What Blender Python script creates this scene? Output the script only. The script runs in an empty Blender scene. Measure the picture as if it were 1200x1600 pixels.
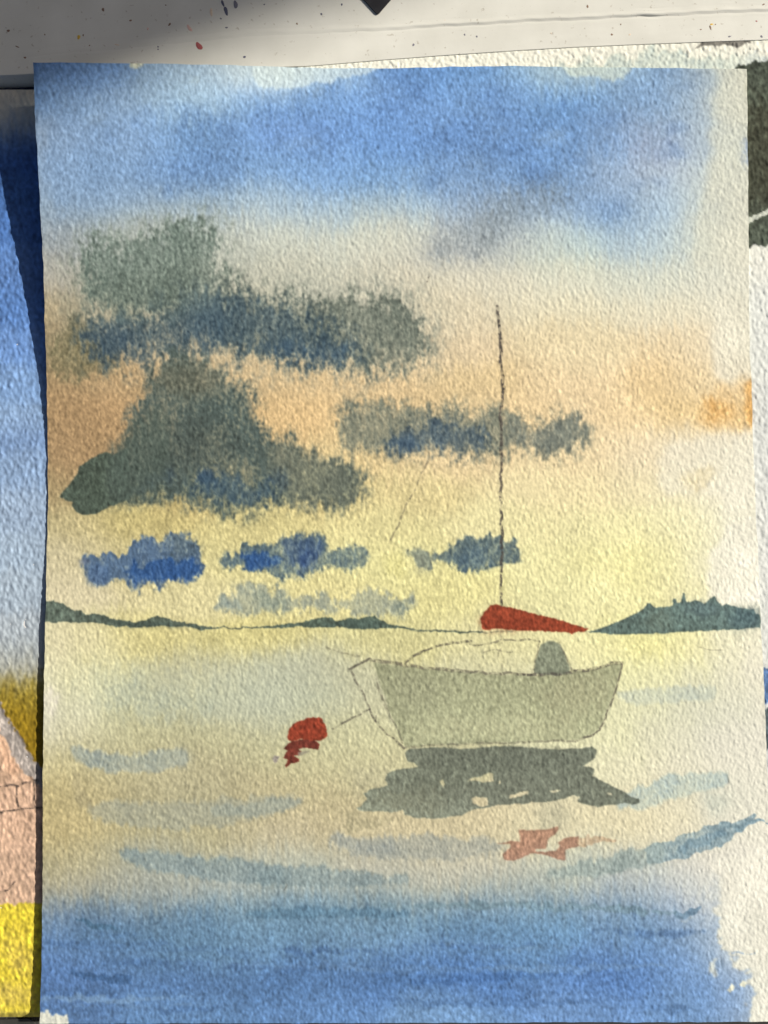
import bpy, math, random
import numpy as np
from mathutils import Vector, Matrix

random.seed(7)
R = math.radians
# ------------------------------------------------------------------ camera, light, exposure
S = 0.0002                        # metres per "unit"; one unit is one photo pixel on the table, 0.2 mm
FPX = 1202.0                      # focal length in photo pixels (phone main lens)
TILT = R(1.6)
CAM_Z = 1202.0
sc = bpy.context.scene
col = sc.collection
cam_d = bpy.data.cameras.new('camera')
cam = bpy.data.objects.new('camera', cam_d)
col.objects.link(cam)
cam_d.sensor_fit = 'AUTO'
cam_d.sensor_width = 36.0
cam_d.lens = FPX / 1600.0 * 36.0
cam_d.clip_start = 0.01
cam_d.clip_end = 50.0
cam.location = (0, 0, CAM_Z * S)
cam.rotation_euler = (TILT, 0, 0)
sc.camera = cam

SUN_EL, SUN_AZ = R(33.0), R(20.0)           # azimuth measured from +x towards +y
sun_dir = Vector((math.cos(SUN_EL) * math.cos(SUN_AZ), math.cos(SUN_EL) * math.sin(SUN_AZ), math.sin(SUN_EL)))
sd = bpy.data.lights.new('sun', 'SUN')
sd.energy = 5.0
sd.angle = R(0.53)
sd.color = (1.0, 0.93, 0.82)
sun = bpy.data.objects.new('sun', sd)
col.objects.link(sun)
sun.rotation_euler = sun_dir.to_track_quat('Z', 'Y').to_euler()
sun.location = sun_dir * 6

w = bpy.data.worlds.new('World')
sc.world = w
w.use_nodes = True
nt = w.node_tree
bg = nt.nodes['Background']
sky = nt.nodes.new('ShaderNodeTexSky')
sky.sky_type = 'NISHITA'
sky.sun_disc = False
sky.sun_elevation = SUN_EL
sky.sun_rotation = math.pi / 2 - SUN_AZ
sky.dust_density = 8.0
sky.air_density = 1.0
sky.ozone_density = 1.0
nt.links.new(sky.outputs[0], bg.inputs['Color'])
bg.inputs['Strength'].default_value = 0.05
sc.view_settings.view_transform = 'Standard'
sc.view_settings.look = 'None'
sc.view_settings.exposure = 0.16
sc.view_settings.gamma = 1.0
K_LIGHT = np.array([1.035, 0.965, 0.868])         # light on a flat sheet, per channel: turns picked colours into albedo

# ------------------------------------------------------------------ numpy helpers
CT, ST = math.cos(TILT), math.sin(TILT)


def unproject(px, py, z):
    """Table point (metres) at height z (units) for a place given in photo pixels."""
    dx = (px - 600.0) / FPX
    dy = (800.0 - py) / FPX
    wy = dy * CT + ST
    wz = dy * ST - CT
    t = (z - CAM_Z) / wz
    return dx * t * S, wy * t * S, np.broadcast_to(z, np.shape(t)) * S


def rng(seed):
    return np.random.default_rng(seed)


def fft_noise(h, w_, sx, sy, seed, lo=None):
    """Gaussian noise smoothed to (sx, sy) pixels, unit deviation; lo removes features larger than lo times that."""
    n = rng(seed).standard_normal((h, w_)).astype(np.float32)
    fy = np.fft.fftfreq(h)[:, None]
    fx = np.fft.rfftfreq(w_)[None, :]
    q = 2 * (math.pi ** 2)
    g = np.exp(-q * ((fx * sx) ** 2 + (fy * sy) ** 2))
    if lo:
        g = g - np.exp(-q * ((fx * sx * lo) ** 2 + (fy * sy * lo) ** 2))
    r = np.fft.irfft2(np.fft.rfft2(n) * g, s=(h, w_)).astype(np.float32)
    return r / (r.std() + 1e-9)


def blur(a, s):
    h, w_ = a.shape
    p = int(min(3 * s + 2, 120))
    b = np.pad(a, p, mode='edge')
    fy = np.fft.fftfreq(b.shape[0])[:, None]
    fx = np.fft.rfftfreq(b.shape[1])[None, :]
    g = np.exp(-2 * math.pi ** 2 * s * s * (fx * fx + fy * fy))
    return np.fft.irfft2(np.fft.rfft2(b) * g, s=b.shape)[p:p + h, p:p + w_].astype(np.float32)


def sstep(a, b, x):
    t = np.clip((x - a) / (b - a), 0, 1)
    return t * t * (3 - 2 * t)


def bilin(f, x, y):
    h, w_ = f.shape[:2]
    x = np.clip(x, 0, w_ - 1.001)
    y = np.clip(y, 0, h - 1.001)
    xi = x.astype(np.int32)
    yi = y.astype(np.int32)
    tx = x - xi
    ty = y - yi
    if f.ndim == 3:
        tx = tx[..., None]
        ty = ty[..., None]
    return (f[yi, xi] * (1 - tx) + f[yi, xi + 1] * tx) * (1 - ty) + (f[yi + 1, xi] * (1 - tx) + f[yi + 1, xi + 1] * tx) * ty


def lin(c):
    c = np.asarray(c, dtype=np.float32)
    return np.where(c <= 0.04045, c / 12.92, ((c + 0.055) / 1.055) ** 2.4)


def in_poly(pts, x, y):
    r = np.zeros(x.shape, bool)
    n = len(pts)
    for i in range(n):
        x1, y1 = pts[i]
        x2, y2 = pts[(i + 1) % n]
        if y1 == y2:
            continue
        c = (y1 > y) != (y2 > y)
        r ^= c & (x < (x2 - x1) * (y - y1) / (y2 - y1) + x1)
    return r


def C3(c):
    return np.array(c, dtype=np.float32) / 255.0


class Paint:
    """A sheet's pigment, worked out wash by wash on a fine raster in the sheet's own plane."""

    def __init__(s, x0, y0, w_, h, seed, grain=1.0):
        s.x0, s.y0, s.w, s.h, s.seed = x0, y0, w_, h, seed
        s.Y, s.X = np.mgrid[0:h, 0:w_].astype(np.float32)
        s.X += x0
        s.Y += y0
        s.rgb = np.ones((h, w_, 3), np.float32) * C3((226, 222, 210))
        s.region = np.zeros((h, w_), np.int32)
        N = lambda sx, sy, k, lo=None: fft_noise(h, w_, sx, sy, seed * 100 + k, lo)
        s.N = N
        # cold-pressed tooth: soft pebbles, felt creases that run down and to the right, fine fibre
        u = N(1.45 * grain, 2.2 * grain, 1, 2.2)
        v = N(1.45 * grain, 2.6 * grain, 2, 2.2)
        sh = N(2.9 * grain, 3.7 * grain, 3, 2.4)
        # shear the crease field so creases slant like "\"
        v = bilin(v, (s.X - x0 - 0.38 * (s.Y - y0)) % (w_ - 2), s.Y - y0)
        crease = np.exp(-(v / 0.34) ** 2)
        fine = N(0.75 * grain, 1.2 * grain, 4, 2.0)
        s.tooth = 0.42 * u + 0.36 * sh - 0.68 * crease * (0.6 + 0.5 * np.clip(sh, -1, 1)) + 0.17 * fine
        s.tooth -= s.tooth.mean()
        s.tooth /= s.tooth.std()
        s.mid = N(14, 18, 5)
        s.streak = N(1.7, 8, 6)
        s.wx = N(5, 5, 7)
        s.wy = N(5, 5, 8)
        s.fx = N(1.6, 1.6, 9)
        s.fy = N(1.6, 1.6, 10)
        s.big = N(45, 30, 11)
        s.fr = 0.75 * N(2.2, 3.6, 12) + 0.65 * N(7, 8, 13)

    def base(s, pts, sx=75.0, sy=42.0, warp=10.0):
        """Soft wet-in-wet ground from (x, y, colour) notes."""
        st = 8
        gy, gx = np.mgrid[0:s.h + 2 * st:st, 0:s.w + 2 * st:st].astype(np.float32)
        gx += s.x0
        gy += s.y0
        num = np.zeros(gx.shape + (3,), np.float32)
        den = np.zeros(gx.shape, np.float32) + 1e-12
        for x, y, c in pts:
            d = ((gx - x) / sx) ** 2 + ((gy - y) / sy) ** 2
            k = np.exp(-0.5 * d * 1.6) + 1e-4 / (1 + d * d)
            num += k[..., None] * C3(c)
            den += k
        f = num / den[..., None]
        x = (s.X - s.x0 + warp * s.mid + 2.0 * s.streak) / st
        y = (s.Y - s.y0 + warp * 0.7 * s.big + 3.0 * s.streak) / st
        s.rgb = bilin(f, x, y).astype(np.float32)

    def box(s, pts, pad):
        xs = [p[0] for p in pts]
        ys = [p[1] for p in pts]
        a = max(0, int(min(xs) - pad - s.x0))
        b = min(s.w, int(max(xs) + pad - s.x0))
        c = max(0, int(min(ys) - pad - s.y0))
        d = min(s.h, int(max(ys) + pad - s.y0))
        return (slice(c, d), slice(a, b))

    def hard(s, pts, color, op=1.0, wob=1.0, rim=0.25, gran=0.05, rid=0, edge=0.7, tint=None, minus=()):
        """A wash laid on dry paper: crisp uneven edge, pigment gathered at the rim."""
        sl = s.box(pts, 12)
        x = s.X[sl] + wob * (0.9 * s.wx[sl] + 0.8 * s.fx[sl])
        y = s.Y[sl] + wob * (0.9 * s.wy[sl] + 0.8 * s.fy[sl])
        m = in_poly(pts, x, y)
        for q in minus:
            m &= ~in_poly(q, x, y)
        m = m.astype(np.float32)
        if rid:
            s.region[sl][m > 0.5] = rid
        soft = blur(m, edge)
        r = np.clip(soft - blur(m, 4.0), 0, 1) * rim
        c = C3(color) * (1 + gran * (0.9 * s.mid[sl] + 0.8 * s.tooth[sl] * 0.6))[..., None]
        if tint is not None:
            c = c * tint(s.X[sl], s.Y[sl])
        c = c * (1 - r)[..., None]
        a = (soft * op)[..., None]
        s.rgb[sl] = s.rgb[sl] * (1 - a) + c * a
        return sl, soft

    def wet(s, pts, color, op=1.0, soft=9.0, fray=0.22, wob=3.6, gran=0.07, rid=0, pw=1.0):
        """A wash dropped into wet paper: feathered edge that creeps along the felt."""
        soft = soft * 1.45 if soft >= 4 else soft
        sl = s.box(pts, 4 * soft + 30)
        m = in_poly(pts, s.X[sl] + wob * s.wx[sl], s.Y[sl] + wob * s.wy[sl] + 1.5 * s.streak[sl] + 3.0 * s.fr[sl]).astype(np.float32)
        b = blur(m, soft)
        n = fray * (0.15 * s.streak[sl] + 0.40 * s.fr[sl] + 0.10 * s.wx[sl] + 0.12 * s.fx[sl] - 0.14 * s.tooth[sl])
        w_ = 4 * b * (1 - b)
        a = sstep(0.0, 1.0, b + n * w_)
        if rid:
            s.region[sl][blur(a, 3) > 0.5] = rid
        a = np.clip(a ** pw * op * (1 + gran * (s.mid[sl] - 0.9 * s.tooth[sl] + 0.5 * s.fx[sl] + 0.6 * s.streak[sl])), 0, 1)[..., None]
        s.rgb[sl] = s.rgb[sl] * (1 - a) + C3(color) * a
        return sl

    def dist(s, line, sl, wob=0.8):
        x = s.X[sl] + wob * s.wx[sl]
        y = s.Y[sl] + wob * s.wy[sl]
        best = np.full(x.shape, 1e9, np.float32)
        for (x1, y1), (x2, y2) in zip(line[:-1], line[1:]):
            dx, dy = x2 - x1, y2 - y1
            t = np.clip(((x - x1) * dx + (y - y1) * dy) / (dx * dx + dy * dy + 1e-9), 0, 1)
            best = np.minimum(best, np.hypot(x - x1 - t * dx, y - y1 - t * dy))
        return best

    def pencil(s, line, width=1.6, dark=0.75, color=(82, 76, 70), rid=0, wob=0.8):
        """Graphite: it only takes on the high tooth."""
        width, dark = width * 1.3, dark
        sl = s.box(line, 10)
        d = s.dist(line, sl, wob)
        a = 1 - sstep(width * 0.55, width * 1.25, d)
        if rid:
            s.region[sl][d < max(width, 1.4)] = rid
        hold = sstep(-1.1, 0.5, s.tooth[sl] + 0.7 * s.fx[sl])
        a = (a * dark * (0.25 + 0.75 * hold))[..., None]
        s.rgb[sl] = s.rgb[sl] * (1 - a) + C3(color) * a

    def brush(s, line, width, color, op=0.8, soft=3.0, dry=0.0, rid=0, wob=2.0):
        """A soft brush stroke; width may be a list along the line."""
        wd = width if isinstance(width, (list, tuple)) else [width] * len(line)
        pts_up, pts_dn = [], []
        for i, (x, y) in enumerate(line):
            a = line[max(0, i - 1)]
            b = line[min(len(line) - 1, i + 1)]
            L = math.hypot(b[0] - a[0], b[1] - a[1]) + 1e-9
            nx, ny = -(b[1] - a[1]) / L, (b[0] - a[0]) / L
            pts_up.append((x - nx * wd[i] / 2, y - ny * wd[i] / 2))
            pts_dn.append((x + nx * wd[i] / 2, y + ny * wd[i] / 2))
        pts = pts_up + pts_dn[::-1]
        sl = s.box(pts, 20 + 3 * soft)
        m = in_poly(pts, s.X[sl] + wob * (s.wx[sl] + 0.5 * s.fx[sl]), s.Y[sl] + wob * (s.wy[sl] + 0.5 * s.streak[sl])).astype(np.float32)
        b = blur(m, soft)
        a = sstep(0.2, 0.8, b + 0.10 * (0.7 * s.streak[sl] + s.fr[sl] + 0.5 * s.fx[sl]) * 4 * b * (1 - b))
        if dry:
            a = a * sstep(-0.9 - (1 - dry), 0.4 - (1 - dry), s.tooth[sl] + 0.5 * s.mid[sl])
        if rid:
            s.region[sl][blur(a, 2) > 0.5] = rid
        a = np.clip(a * op * (1 + 0.10 * s.mid[sl] - 0.07 * s.tooth[sl]), 0, 1)[..., None]
        s.rgb[sl] = s.rgb[sl] * (1 - a) + C3(color) * a

    def settle(s, k=0.06):
        """Pigment granulates: more of it sits in the valleys of the tooth, and washes dry a little patchy."""
        wht = C3((226, 222, 210))
        dens = np.clip((wht - s.rgb).max(axis=2), 0, 0.6)[..., None]
        f = 1 - dens * k * 4 * (-s.tooth[..., None] * 0.45 + 0.22 * s.mid[..., None] + 0.35 * s.fx[..., None])
        s.rgb = np.clip(s.rgb * f, 0.02, 0.95)

    def albedo(s, sat=0.79):
        lum = (s.rgb * np.array([0.3, 0.59, 0.11], np.float32)).sum(axis=2, keepdims=True)
        s.rgb = lum + sat * (s.rgb - lum)
        k = np.clip((s.rgb.max(axis=2, keepdims=True) - s.rgb.min(axis=2, keepdims=True)) * 4, 0, 1)
        s.rgb *= 1 + (np.array([1.0, 1.0, 1.0], np.float32) - 1) * k
        yel = np.clip((np.minimum(s.rgb[..., 0], s.rgb[..., 1]) - s.rgb[..., 2]) * 3.5, 0, 1)[..., None]
        blu = np.clip((s.rgb[..., 2] - s.rgb[..., 0]) * 3.0, 0, 1)[..., None]
        s.rgb *= np.array([1.025, 1.012, 0.955], np.float32) * (1 + yel * np.array([-0.008, 0.004, 0.095], np.float32)) * (1 + blu * np.array([-0.05, -0.022, 0.0], np.float32))
        neu = (1 - np.clip((s.rgb.max(axis=2) - s.rgb.min(axis=2)) * 6, 0, 1))[..., None] * np.clip((s.rgb[..., 1:2] - 0.7) * 8, 0, 1)
        s.rgb *= 1 + neu * np.array([0.012, 0.002, -0.04], np.float32)
        a = lin(s.rgb) / K_LIGHT
        return np.clip(a, 0.004, 0.88).astype(np.float32)

    def at(s, f, px, py):
        return bilin(f, px - s.x0, py - s.y0)

    def near(s, f, px, py):
        xi = np.clip(np.round(px - s.x0).astype(int), 0, s.w - 1)
        yi = np.clip(np.round(py - s.y0).astype(int), 0, s.h - 1)
        return f[yi, xi]


# ------------------------------------------------------------------ materials
def pigment_material(name, rough=0.92, hue=0.02):
    m = bpy.data.materials.new(name)
    m.use_nodes = True
    t = m.node_tree
    p = t.nodes['Principled BSDF']
    at = t.nodes.new('ShaderNodeAttribute')
    at.attribute_name = 'pigment'
    tc = t.nodes.new('ShaderNodeTexCoord')
    no = t.nodes.new('ShaderNodeTexNoise')
    no.inputs['Scale'].default_value = 2600.0
    no.inputs['Detail'].default_value = 3.0
    mr = t.nodes.new('ShaderNodeMapRange')
    mr.inputs['From Min'].default_value = 0.3
    mr.inputs['From Max'].default_value = 0.7
    mr.inputs['To Min'].default_value = 1 - hue * 2
    mr.inputs['To Max'].default_value = 1 + hue * 2
    mx = t.nodes.new('ShaderNodeVectorMath')
    mx.operation = 'SCALE'
    t.links.new(tc.outputs['Object'], no.inputs['Vector'])
    t.links.new(no.outputs[0], mr.inputs['Value'])
    t.links.new(at.outputs['Color'], mx.inputs[0])
    t.links.new(mr.outputs[0], mx.inputs['Scale'])
    t.links.new(mx.outputs[0], p.inputs['Base Color'])
    p.inputs['Roughness'].default_value = rough
    p.inputs['Specular IOR Level'].default_value = 0.12
    return m


def noise_material(name, c1, c2, scale=300.0, rough=0.5, bump=0.0, bscale=900.0, spec=0.4):
    m = bpy.data.materials.new(name)
    m.use_nodes = True
    t = m.node_tree
    p = t.nodes['Principled BSDF']
    tc = t.nodes.new('ShaderNodeTexCoord')
    no = t.nodes.new('ShaderNodeTexNoise')
    no.inputs['Scale'].default_value = scale
    no.inputs['Detail'].default_value = 5.0
    rp = t.nodes.new('ShaderNodeValToRGB')
    rp.color_ramp.elements[0].position = 0.35
    rp.color_ramp.elements[1].position = 0.68
    rp.color_ramp.elements[0].color = (*c1, 1)
    rp.color_ramp.elements[1].color = (*c2, 1)
    t.links.new(tc.outputs['Object'], no.inputs['Vector'])
    t.links.new(no.outputs[0], rp.inputs[0])
    t.links.new(rp.outputs[0], p.inputs['Base Color'])
    p.inputs['Roughness'].default_value = rough
    p.inputs['Specular IOR Level'].default_value = spec
    if bump:
        n2 = t.nodes.new('ShaderNodeTexNoise')
        n2.inputs['Scale'].default_value = bscale
        n2.inputs['Detail'].default_value = 4.0
        b = t.nodes.new('ShaderNodeBump')
        b.inputs['Strength'].default_value = bump
        b.inputs['Distance'].default_value = 0.0002
        t.links.new(tc.outputs['Object'], n2.inputs['Vector'])
        t.links.new(n2.outputs[0], b.inputs['Height'])
        t.links.new(b.outputs[0], p.inputs['Normal'])
    return m


M_PAINT = pigment_material('watercolour_on_paper')

# ------------------------------------------------------------------ mesh helpers


def link(name, me, parent=None, mat=None):
    o = bpy.data.objects.new(name, me)
    col.objects.link(o)
    if parent is not None:
        o.parent = parent
    if mat is not None and me is not None:
        me.materials.append(mat)
    return o


def tag(o, label=None, cat=None, kind=None, group=None):
    if label:
        o['label'] = label
    if cat:
        o['category'] = cat
    if kind:
        o['kind'] = kind
    if group:
        o['group'] = group
    return o


def mesh_np(name, co, quads, colr=None):
    me = bpy.data.meshes.new(name)
    n, f = len(co), len(quads)
    me.vertices.add(n)
    me.vertices.foreach_set('co', np.ascontiguousarray(co, np.float32).ravel())
    me.loops.add(f * 4)
    me.loops.foreach_set('vertex_index', np.ascontiguousarray(quads, np.int32).ravel())
    me.polygons.add(f)
    me.polygons.foreach_set('loop_start', np.arange(0, f * 4, 4, dtype=np.int32))
    me.update(calc_edges=True)
    if colr is not None:
        a = me.color_attributes.new('pigment', 'FLOAT_COLOR', 'POINT')
        c = np.ones((n, 4), np.float32)
        c[:, :3] = colr
        a.data.foreach_set('color', c.ravel())
    return me


def grid_quads(nv, nu, off=0):
    i = np.arange((nv - 1) * (nu - 1)).reshape(nv - 1, nu - 1)
    r, c = np.divmod(i, nu - 1)
    a = r * nu + c + off
    return np.stack([a, a + nu, a + nu + 1, a + 1], -1)      # facing up: rows run down the picture


def solid_rim(PX, PY, Z, thick, rgb):
    """Edges and back of a sheet: rim faces round the grid and a coarse underside. Returns co, quads, colours."""
    nv, nu = PX.shape
    idx = np.concatenate([np.arange(nu - 1), (nu - 1) + nu * np.arange(nv - 1),
                          (nv - 1) * nu + np.arange(nu - 1, 0, -1), nu * np.arange(nv - 1, 0, -1)])
    px, py, z = PX.ravel()[idx], PY.ravel()[idx], Z.ravel()[idx]
    X, Y, ZZ = unproject(px, py, z)
    top = np.stack([X, Y, ZZ], -1)
    bot = top.copy()
    bot[:, 2] -= thick * S
    m = len(idx)
    i = np.arange(m)
    j = (i + 1) % m
    q = np.stack([i, j, j + m, i + m], -1)
    su = np.unique(np.r_[np.arange(0, nu, 8), nu - 1])
    sv = np.unique(np.r_[np.arange(0, nv, 8), nv - 1])
    bx, by, bz = unproject(PX[np.ix_(sv, su)], PY[np.ix_(sv, su)], Z[np.ix_(sv, su)])
    bt = np.stack([bx, by, bz - thick * S], -1).reshape(-1, 3)
    q2 = grid_quads(len(sv), len(su), 2 * m)[..., ::-1].reshape(-1, 4)
    co = np.concatenate([top, bot, bt])
    c = np.concatenate([rgb.reshape(-1, 3)[idx], rgb.reshape(-1, 3)[idx], np.tile(rgb.reshape(-1, 3)[idx[:1]] * 0 + 0.7, (len(bt), 1))])
    return co, np.concatenate([q, q2]), c


def interp_curve(pts, t):
    p = np.array(pts, np.float32)
    k = np.linspace(p[0, 0], p[-1, 0], 800)
    v = np.interp(k, p[:, 0], p[:, 1])
    ker = np.hanning(25)
    ker /= ker.sum()
    v = np.convolve(np.pad(v, 12, mode='edge'), ker, mode='valid')
    return np.interp(t, k, v)


# ================================================================== THE PAINTING ON TOP
P = Paint(0, 84, 1250, 1536, 3, 0.95)
exec_notes = []


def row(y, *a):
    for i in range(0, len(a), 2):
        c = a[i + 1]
        f = 1 - 0.13 * max(0, 1 - abs(a[i] - 60) / 300) * max(0, min(1, (y - 130) / 80, (960 - y) / 250)) - 0.04 * max(0, 1 - a[i] / 420)  # light falloff towards the left, darkened into the wash colours
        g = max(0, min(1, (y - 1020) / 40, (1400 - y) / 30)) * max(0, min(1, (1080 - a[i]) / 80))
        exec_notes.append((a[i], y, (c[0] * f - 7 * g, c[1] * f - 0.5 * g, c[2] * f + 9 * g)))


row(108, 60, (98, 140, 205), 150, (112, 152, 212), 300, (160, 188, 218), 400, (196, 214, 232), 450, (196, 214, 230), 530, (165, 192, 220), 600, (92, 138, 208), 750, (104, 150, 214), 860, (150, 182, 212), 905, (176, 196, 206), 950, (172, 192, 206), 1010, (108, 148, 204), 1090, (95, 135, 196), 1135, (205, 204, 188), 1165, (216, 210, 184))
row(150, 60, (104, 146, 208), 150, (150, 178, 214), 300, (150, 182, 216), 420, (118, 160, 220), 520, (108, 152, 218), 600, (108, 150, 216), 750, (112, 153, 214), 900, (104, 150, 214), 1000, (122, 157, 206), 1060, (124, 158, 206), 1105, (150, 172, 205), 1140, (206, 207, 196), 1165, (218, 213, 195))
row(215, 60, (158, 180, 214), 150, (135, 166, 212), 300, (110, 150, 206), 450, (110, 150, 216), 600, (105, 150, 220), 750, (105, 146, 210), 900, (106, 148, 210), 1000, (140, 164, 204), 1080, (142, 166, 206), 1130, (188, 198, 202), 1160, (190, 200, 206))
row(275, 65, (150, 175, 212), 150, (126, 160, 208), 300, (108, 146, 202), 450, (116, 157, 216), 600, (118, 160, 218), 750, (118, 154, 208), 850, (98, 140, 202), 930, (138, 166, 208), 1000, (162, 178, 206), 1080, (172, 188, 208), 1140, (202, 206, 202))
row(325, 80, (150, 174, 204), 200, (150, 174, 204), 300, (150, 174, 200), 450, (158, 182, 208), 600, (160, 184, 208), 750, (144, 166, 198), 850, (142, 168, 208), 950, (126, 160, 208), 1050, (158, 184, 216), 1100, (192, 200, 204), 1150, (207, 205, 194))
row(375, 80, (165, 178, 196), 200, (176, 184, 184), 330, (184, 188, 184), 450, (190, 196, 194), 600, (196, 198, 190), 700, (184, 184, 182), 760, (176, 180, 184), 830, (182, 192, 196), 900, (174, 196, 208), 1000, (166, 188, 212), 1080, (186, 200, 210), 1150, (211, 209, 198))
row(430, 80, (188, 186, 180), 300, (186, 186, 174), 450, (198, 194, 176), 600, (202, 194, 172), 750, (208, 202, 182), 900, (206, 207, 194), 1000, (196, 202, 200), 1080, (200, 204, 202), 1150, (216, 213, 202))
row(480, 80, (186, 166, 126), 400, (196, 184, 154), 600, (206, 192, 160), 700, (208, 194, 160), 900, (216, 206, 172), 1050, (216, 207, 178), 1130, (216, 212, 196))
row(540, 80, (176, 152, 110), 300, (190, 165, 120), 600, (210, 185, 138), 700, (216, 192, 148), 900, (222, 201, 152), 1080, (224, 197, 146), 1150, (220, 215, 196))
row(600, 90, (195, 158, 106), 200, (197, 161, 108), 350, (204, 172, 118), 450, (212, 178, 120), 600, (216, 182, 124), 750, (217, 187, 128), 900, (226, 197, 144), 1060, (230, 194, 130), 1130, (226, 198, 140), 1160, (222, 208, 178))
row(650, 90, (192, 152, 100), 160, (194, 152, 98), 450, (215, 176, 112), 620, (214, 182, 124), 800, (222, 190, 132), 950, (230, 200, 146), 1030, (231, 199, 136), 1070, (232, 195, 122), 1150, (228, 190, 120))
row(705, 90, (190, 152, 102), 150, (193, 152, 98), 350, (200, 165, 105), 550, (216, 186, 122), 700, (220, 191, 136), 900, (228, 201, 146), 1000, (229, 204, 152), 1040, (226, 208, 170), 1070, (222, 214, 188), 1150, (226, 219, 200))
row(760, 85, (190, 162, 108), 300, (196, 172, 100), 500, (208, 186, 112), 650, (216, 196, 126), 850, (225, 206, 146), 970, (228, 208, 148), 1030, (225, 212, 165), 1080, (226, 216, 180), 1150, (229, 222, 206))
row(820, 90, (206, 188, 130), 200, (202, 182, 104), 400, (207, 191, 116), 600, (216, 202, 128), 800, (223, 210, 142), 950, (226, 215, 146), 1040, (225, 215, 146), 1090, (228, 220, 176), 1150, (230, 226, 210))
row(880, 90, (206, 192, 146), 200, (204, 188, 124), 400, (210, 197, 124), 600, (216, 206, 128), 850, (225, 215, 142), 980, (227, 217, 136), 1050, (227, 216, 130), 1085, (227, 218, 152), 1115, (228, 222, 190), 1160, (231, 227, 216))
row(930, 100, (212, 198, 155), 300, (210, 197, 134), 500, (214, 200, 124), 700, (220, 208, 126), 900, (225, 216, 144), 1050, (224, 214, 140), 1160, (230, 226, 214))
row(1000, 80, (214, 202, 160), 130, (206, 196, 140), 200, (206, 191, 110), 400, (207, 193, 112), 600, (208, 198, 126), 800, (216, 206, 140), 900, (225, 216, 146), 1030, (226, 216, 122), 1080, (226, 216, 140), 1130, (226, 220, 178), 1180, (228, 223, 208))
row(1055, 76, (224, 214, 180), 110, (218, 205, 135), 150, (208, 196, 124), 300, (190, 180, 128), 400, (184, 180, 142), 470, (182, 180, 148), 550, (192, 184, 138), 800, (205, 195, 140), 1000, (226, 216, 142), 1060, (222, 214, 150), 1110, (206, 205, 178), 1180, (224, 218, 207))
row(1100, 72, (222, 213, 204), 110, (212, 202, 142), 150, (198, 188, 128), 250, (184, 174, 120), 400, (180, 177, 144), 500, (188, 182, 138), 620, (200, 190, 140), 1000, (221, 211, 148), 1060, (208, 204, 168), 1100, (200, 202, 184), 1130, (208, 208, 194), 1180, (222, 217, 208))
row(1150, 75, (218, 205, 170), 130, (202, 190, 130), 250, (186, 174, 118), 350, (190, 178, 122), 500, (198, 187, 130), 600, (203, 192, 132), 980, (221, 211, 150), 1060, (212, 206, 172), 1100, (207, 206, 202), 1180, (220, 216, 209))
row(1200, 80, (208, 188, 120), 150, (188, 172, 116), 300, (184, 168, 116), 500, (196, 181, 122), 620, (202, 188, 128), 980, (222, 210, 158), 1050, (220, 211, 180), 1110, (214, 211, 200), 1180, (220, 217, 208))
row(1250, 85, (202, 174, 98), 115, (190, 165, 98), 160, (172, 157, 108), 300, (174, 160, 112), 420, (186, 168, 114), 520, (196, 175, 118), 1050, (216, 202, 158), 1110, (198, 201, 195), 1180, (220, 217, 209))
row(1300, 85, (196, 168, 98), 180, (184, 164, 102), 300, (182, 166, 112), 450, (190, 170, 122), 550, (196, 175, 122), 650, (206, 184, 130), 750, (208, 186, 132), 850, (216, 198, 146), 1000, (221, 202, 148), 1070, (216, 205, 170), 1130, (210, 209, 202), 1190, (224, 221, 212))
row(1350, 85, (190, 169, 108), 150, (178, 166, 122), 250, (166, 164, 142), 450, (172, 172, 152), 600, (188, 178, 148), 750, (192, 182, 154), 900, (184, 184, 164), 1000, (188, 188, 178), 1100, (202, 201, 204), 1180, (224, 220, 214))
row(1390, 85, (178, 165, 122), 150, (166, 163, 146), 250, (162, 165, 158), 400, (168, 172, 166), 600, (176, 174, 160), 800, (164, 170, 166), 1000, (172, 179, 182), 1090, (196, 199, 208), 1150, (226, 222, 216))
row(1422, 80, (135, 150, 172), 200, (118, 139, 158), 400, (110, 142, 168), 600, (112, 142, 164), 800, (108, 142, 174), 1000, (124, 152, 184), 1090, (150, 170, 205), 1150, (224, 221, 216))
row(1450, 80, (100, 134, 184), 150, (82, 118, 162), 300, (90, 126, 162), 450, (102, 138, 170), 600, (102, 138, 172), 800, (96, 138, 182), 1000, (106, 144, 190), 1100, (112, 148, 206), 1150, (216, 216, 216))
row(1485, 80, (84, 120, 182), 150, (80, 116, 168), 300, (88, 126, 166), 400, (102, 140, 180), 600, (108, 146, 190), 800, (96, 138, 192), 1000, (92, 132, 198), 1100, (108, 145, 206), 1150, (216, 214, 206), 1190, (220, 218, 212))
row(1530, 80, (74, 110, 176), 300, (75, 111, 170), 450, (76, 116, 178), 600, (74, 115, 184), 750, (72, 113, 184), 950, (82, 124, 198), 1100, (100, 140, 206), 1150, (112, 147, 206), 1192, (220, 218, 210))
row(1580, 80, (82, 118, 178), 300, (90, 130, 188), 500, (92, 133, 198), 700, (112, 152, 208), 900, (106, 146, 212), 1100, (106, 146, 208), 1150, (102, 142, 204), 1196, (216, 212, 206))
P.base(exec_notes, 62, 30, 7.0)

P.wet([(60, 150), (150, 135), (260, 180), (280, 300), (200, 330), (62, 330)], (120, 157, 212), 0.48, 18)
P.wet([(130, 1035), (300, 1040), (520, 1060), (560, 1100), (420, 1125), (220, 1120), (120, 1090)], (178, 186, 166), 0.4, 16)
P.wet([(150, 1075), (330, 1080), (360, 1115), (180, 1120)], (160, 172, 160), 0.35, 12)
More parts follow.
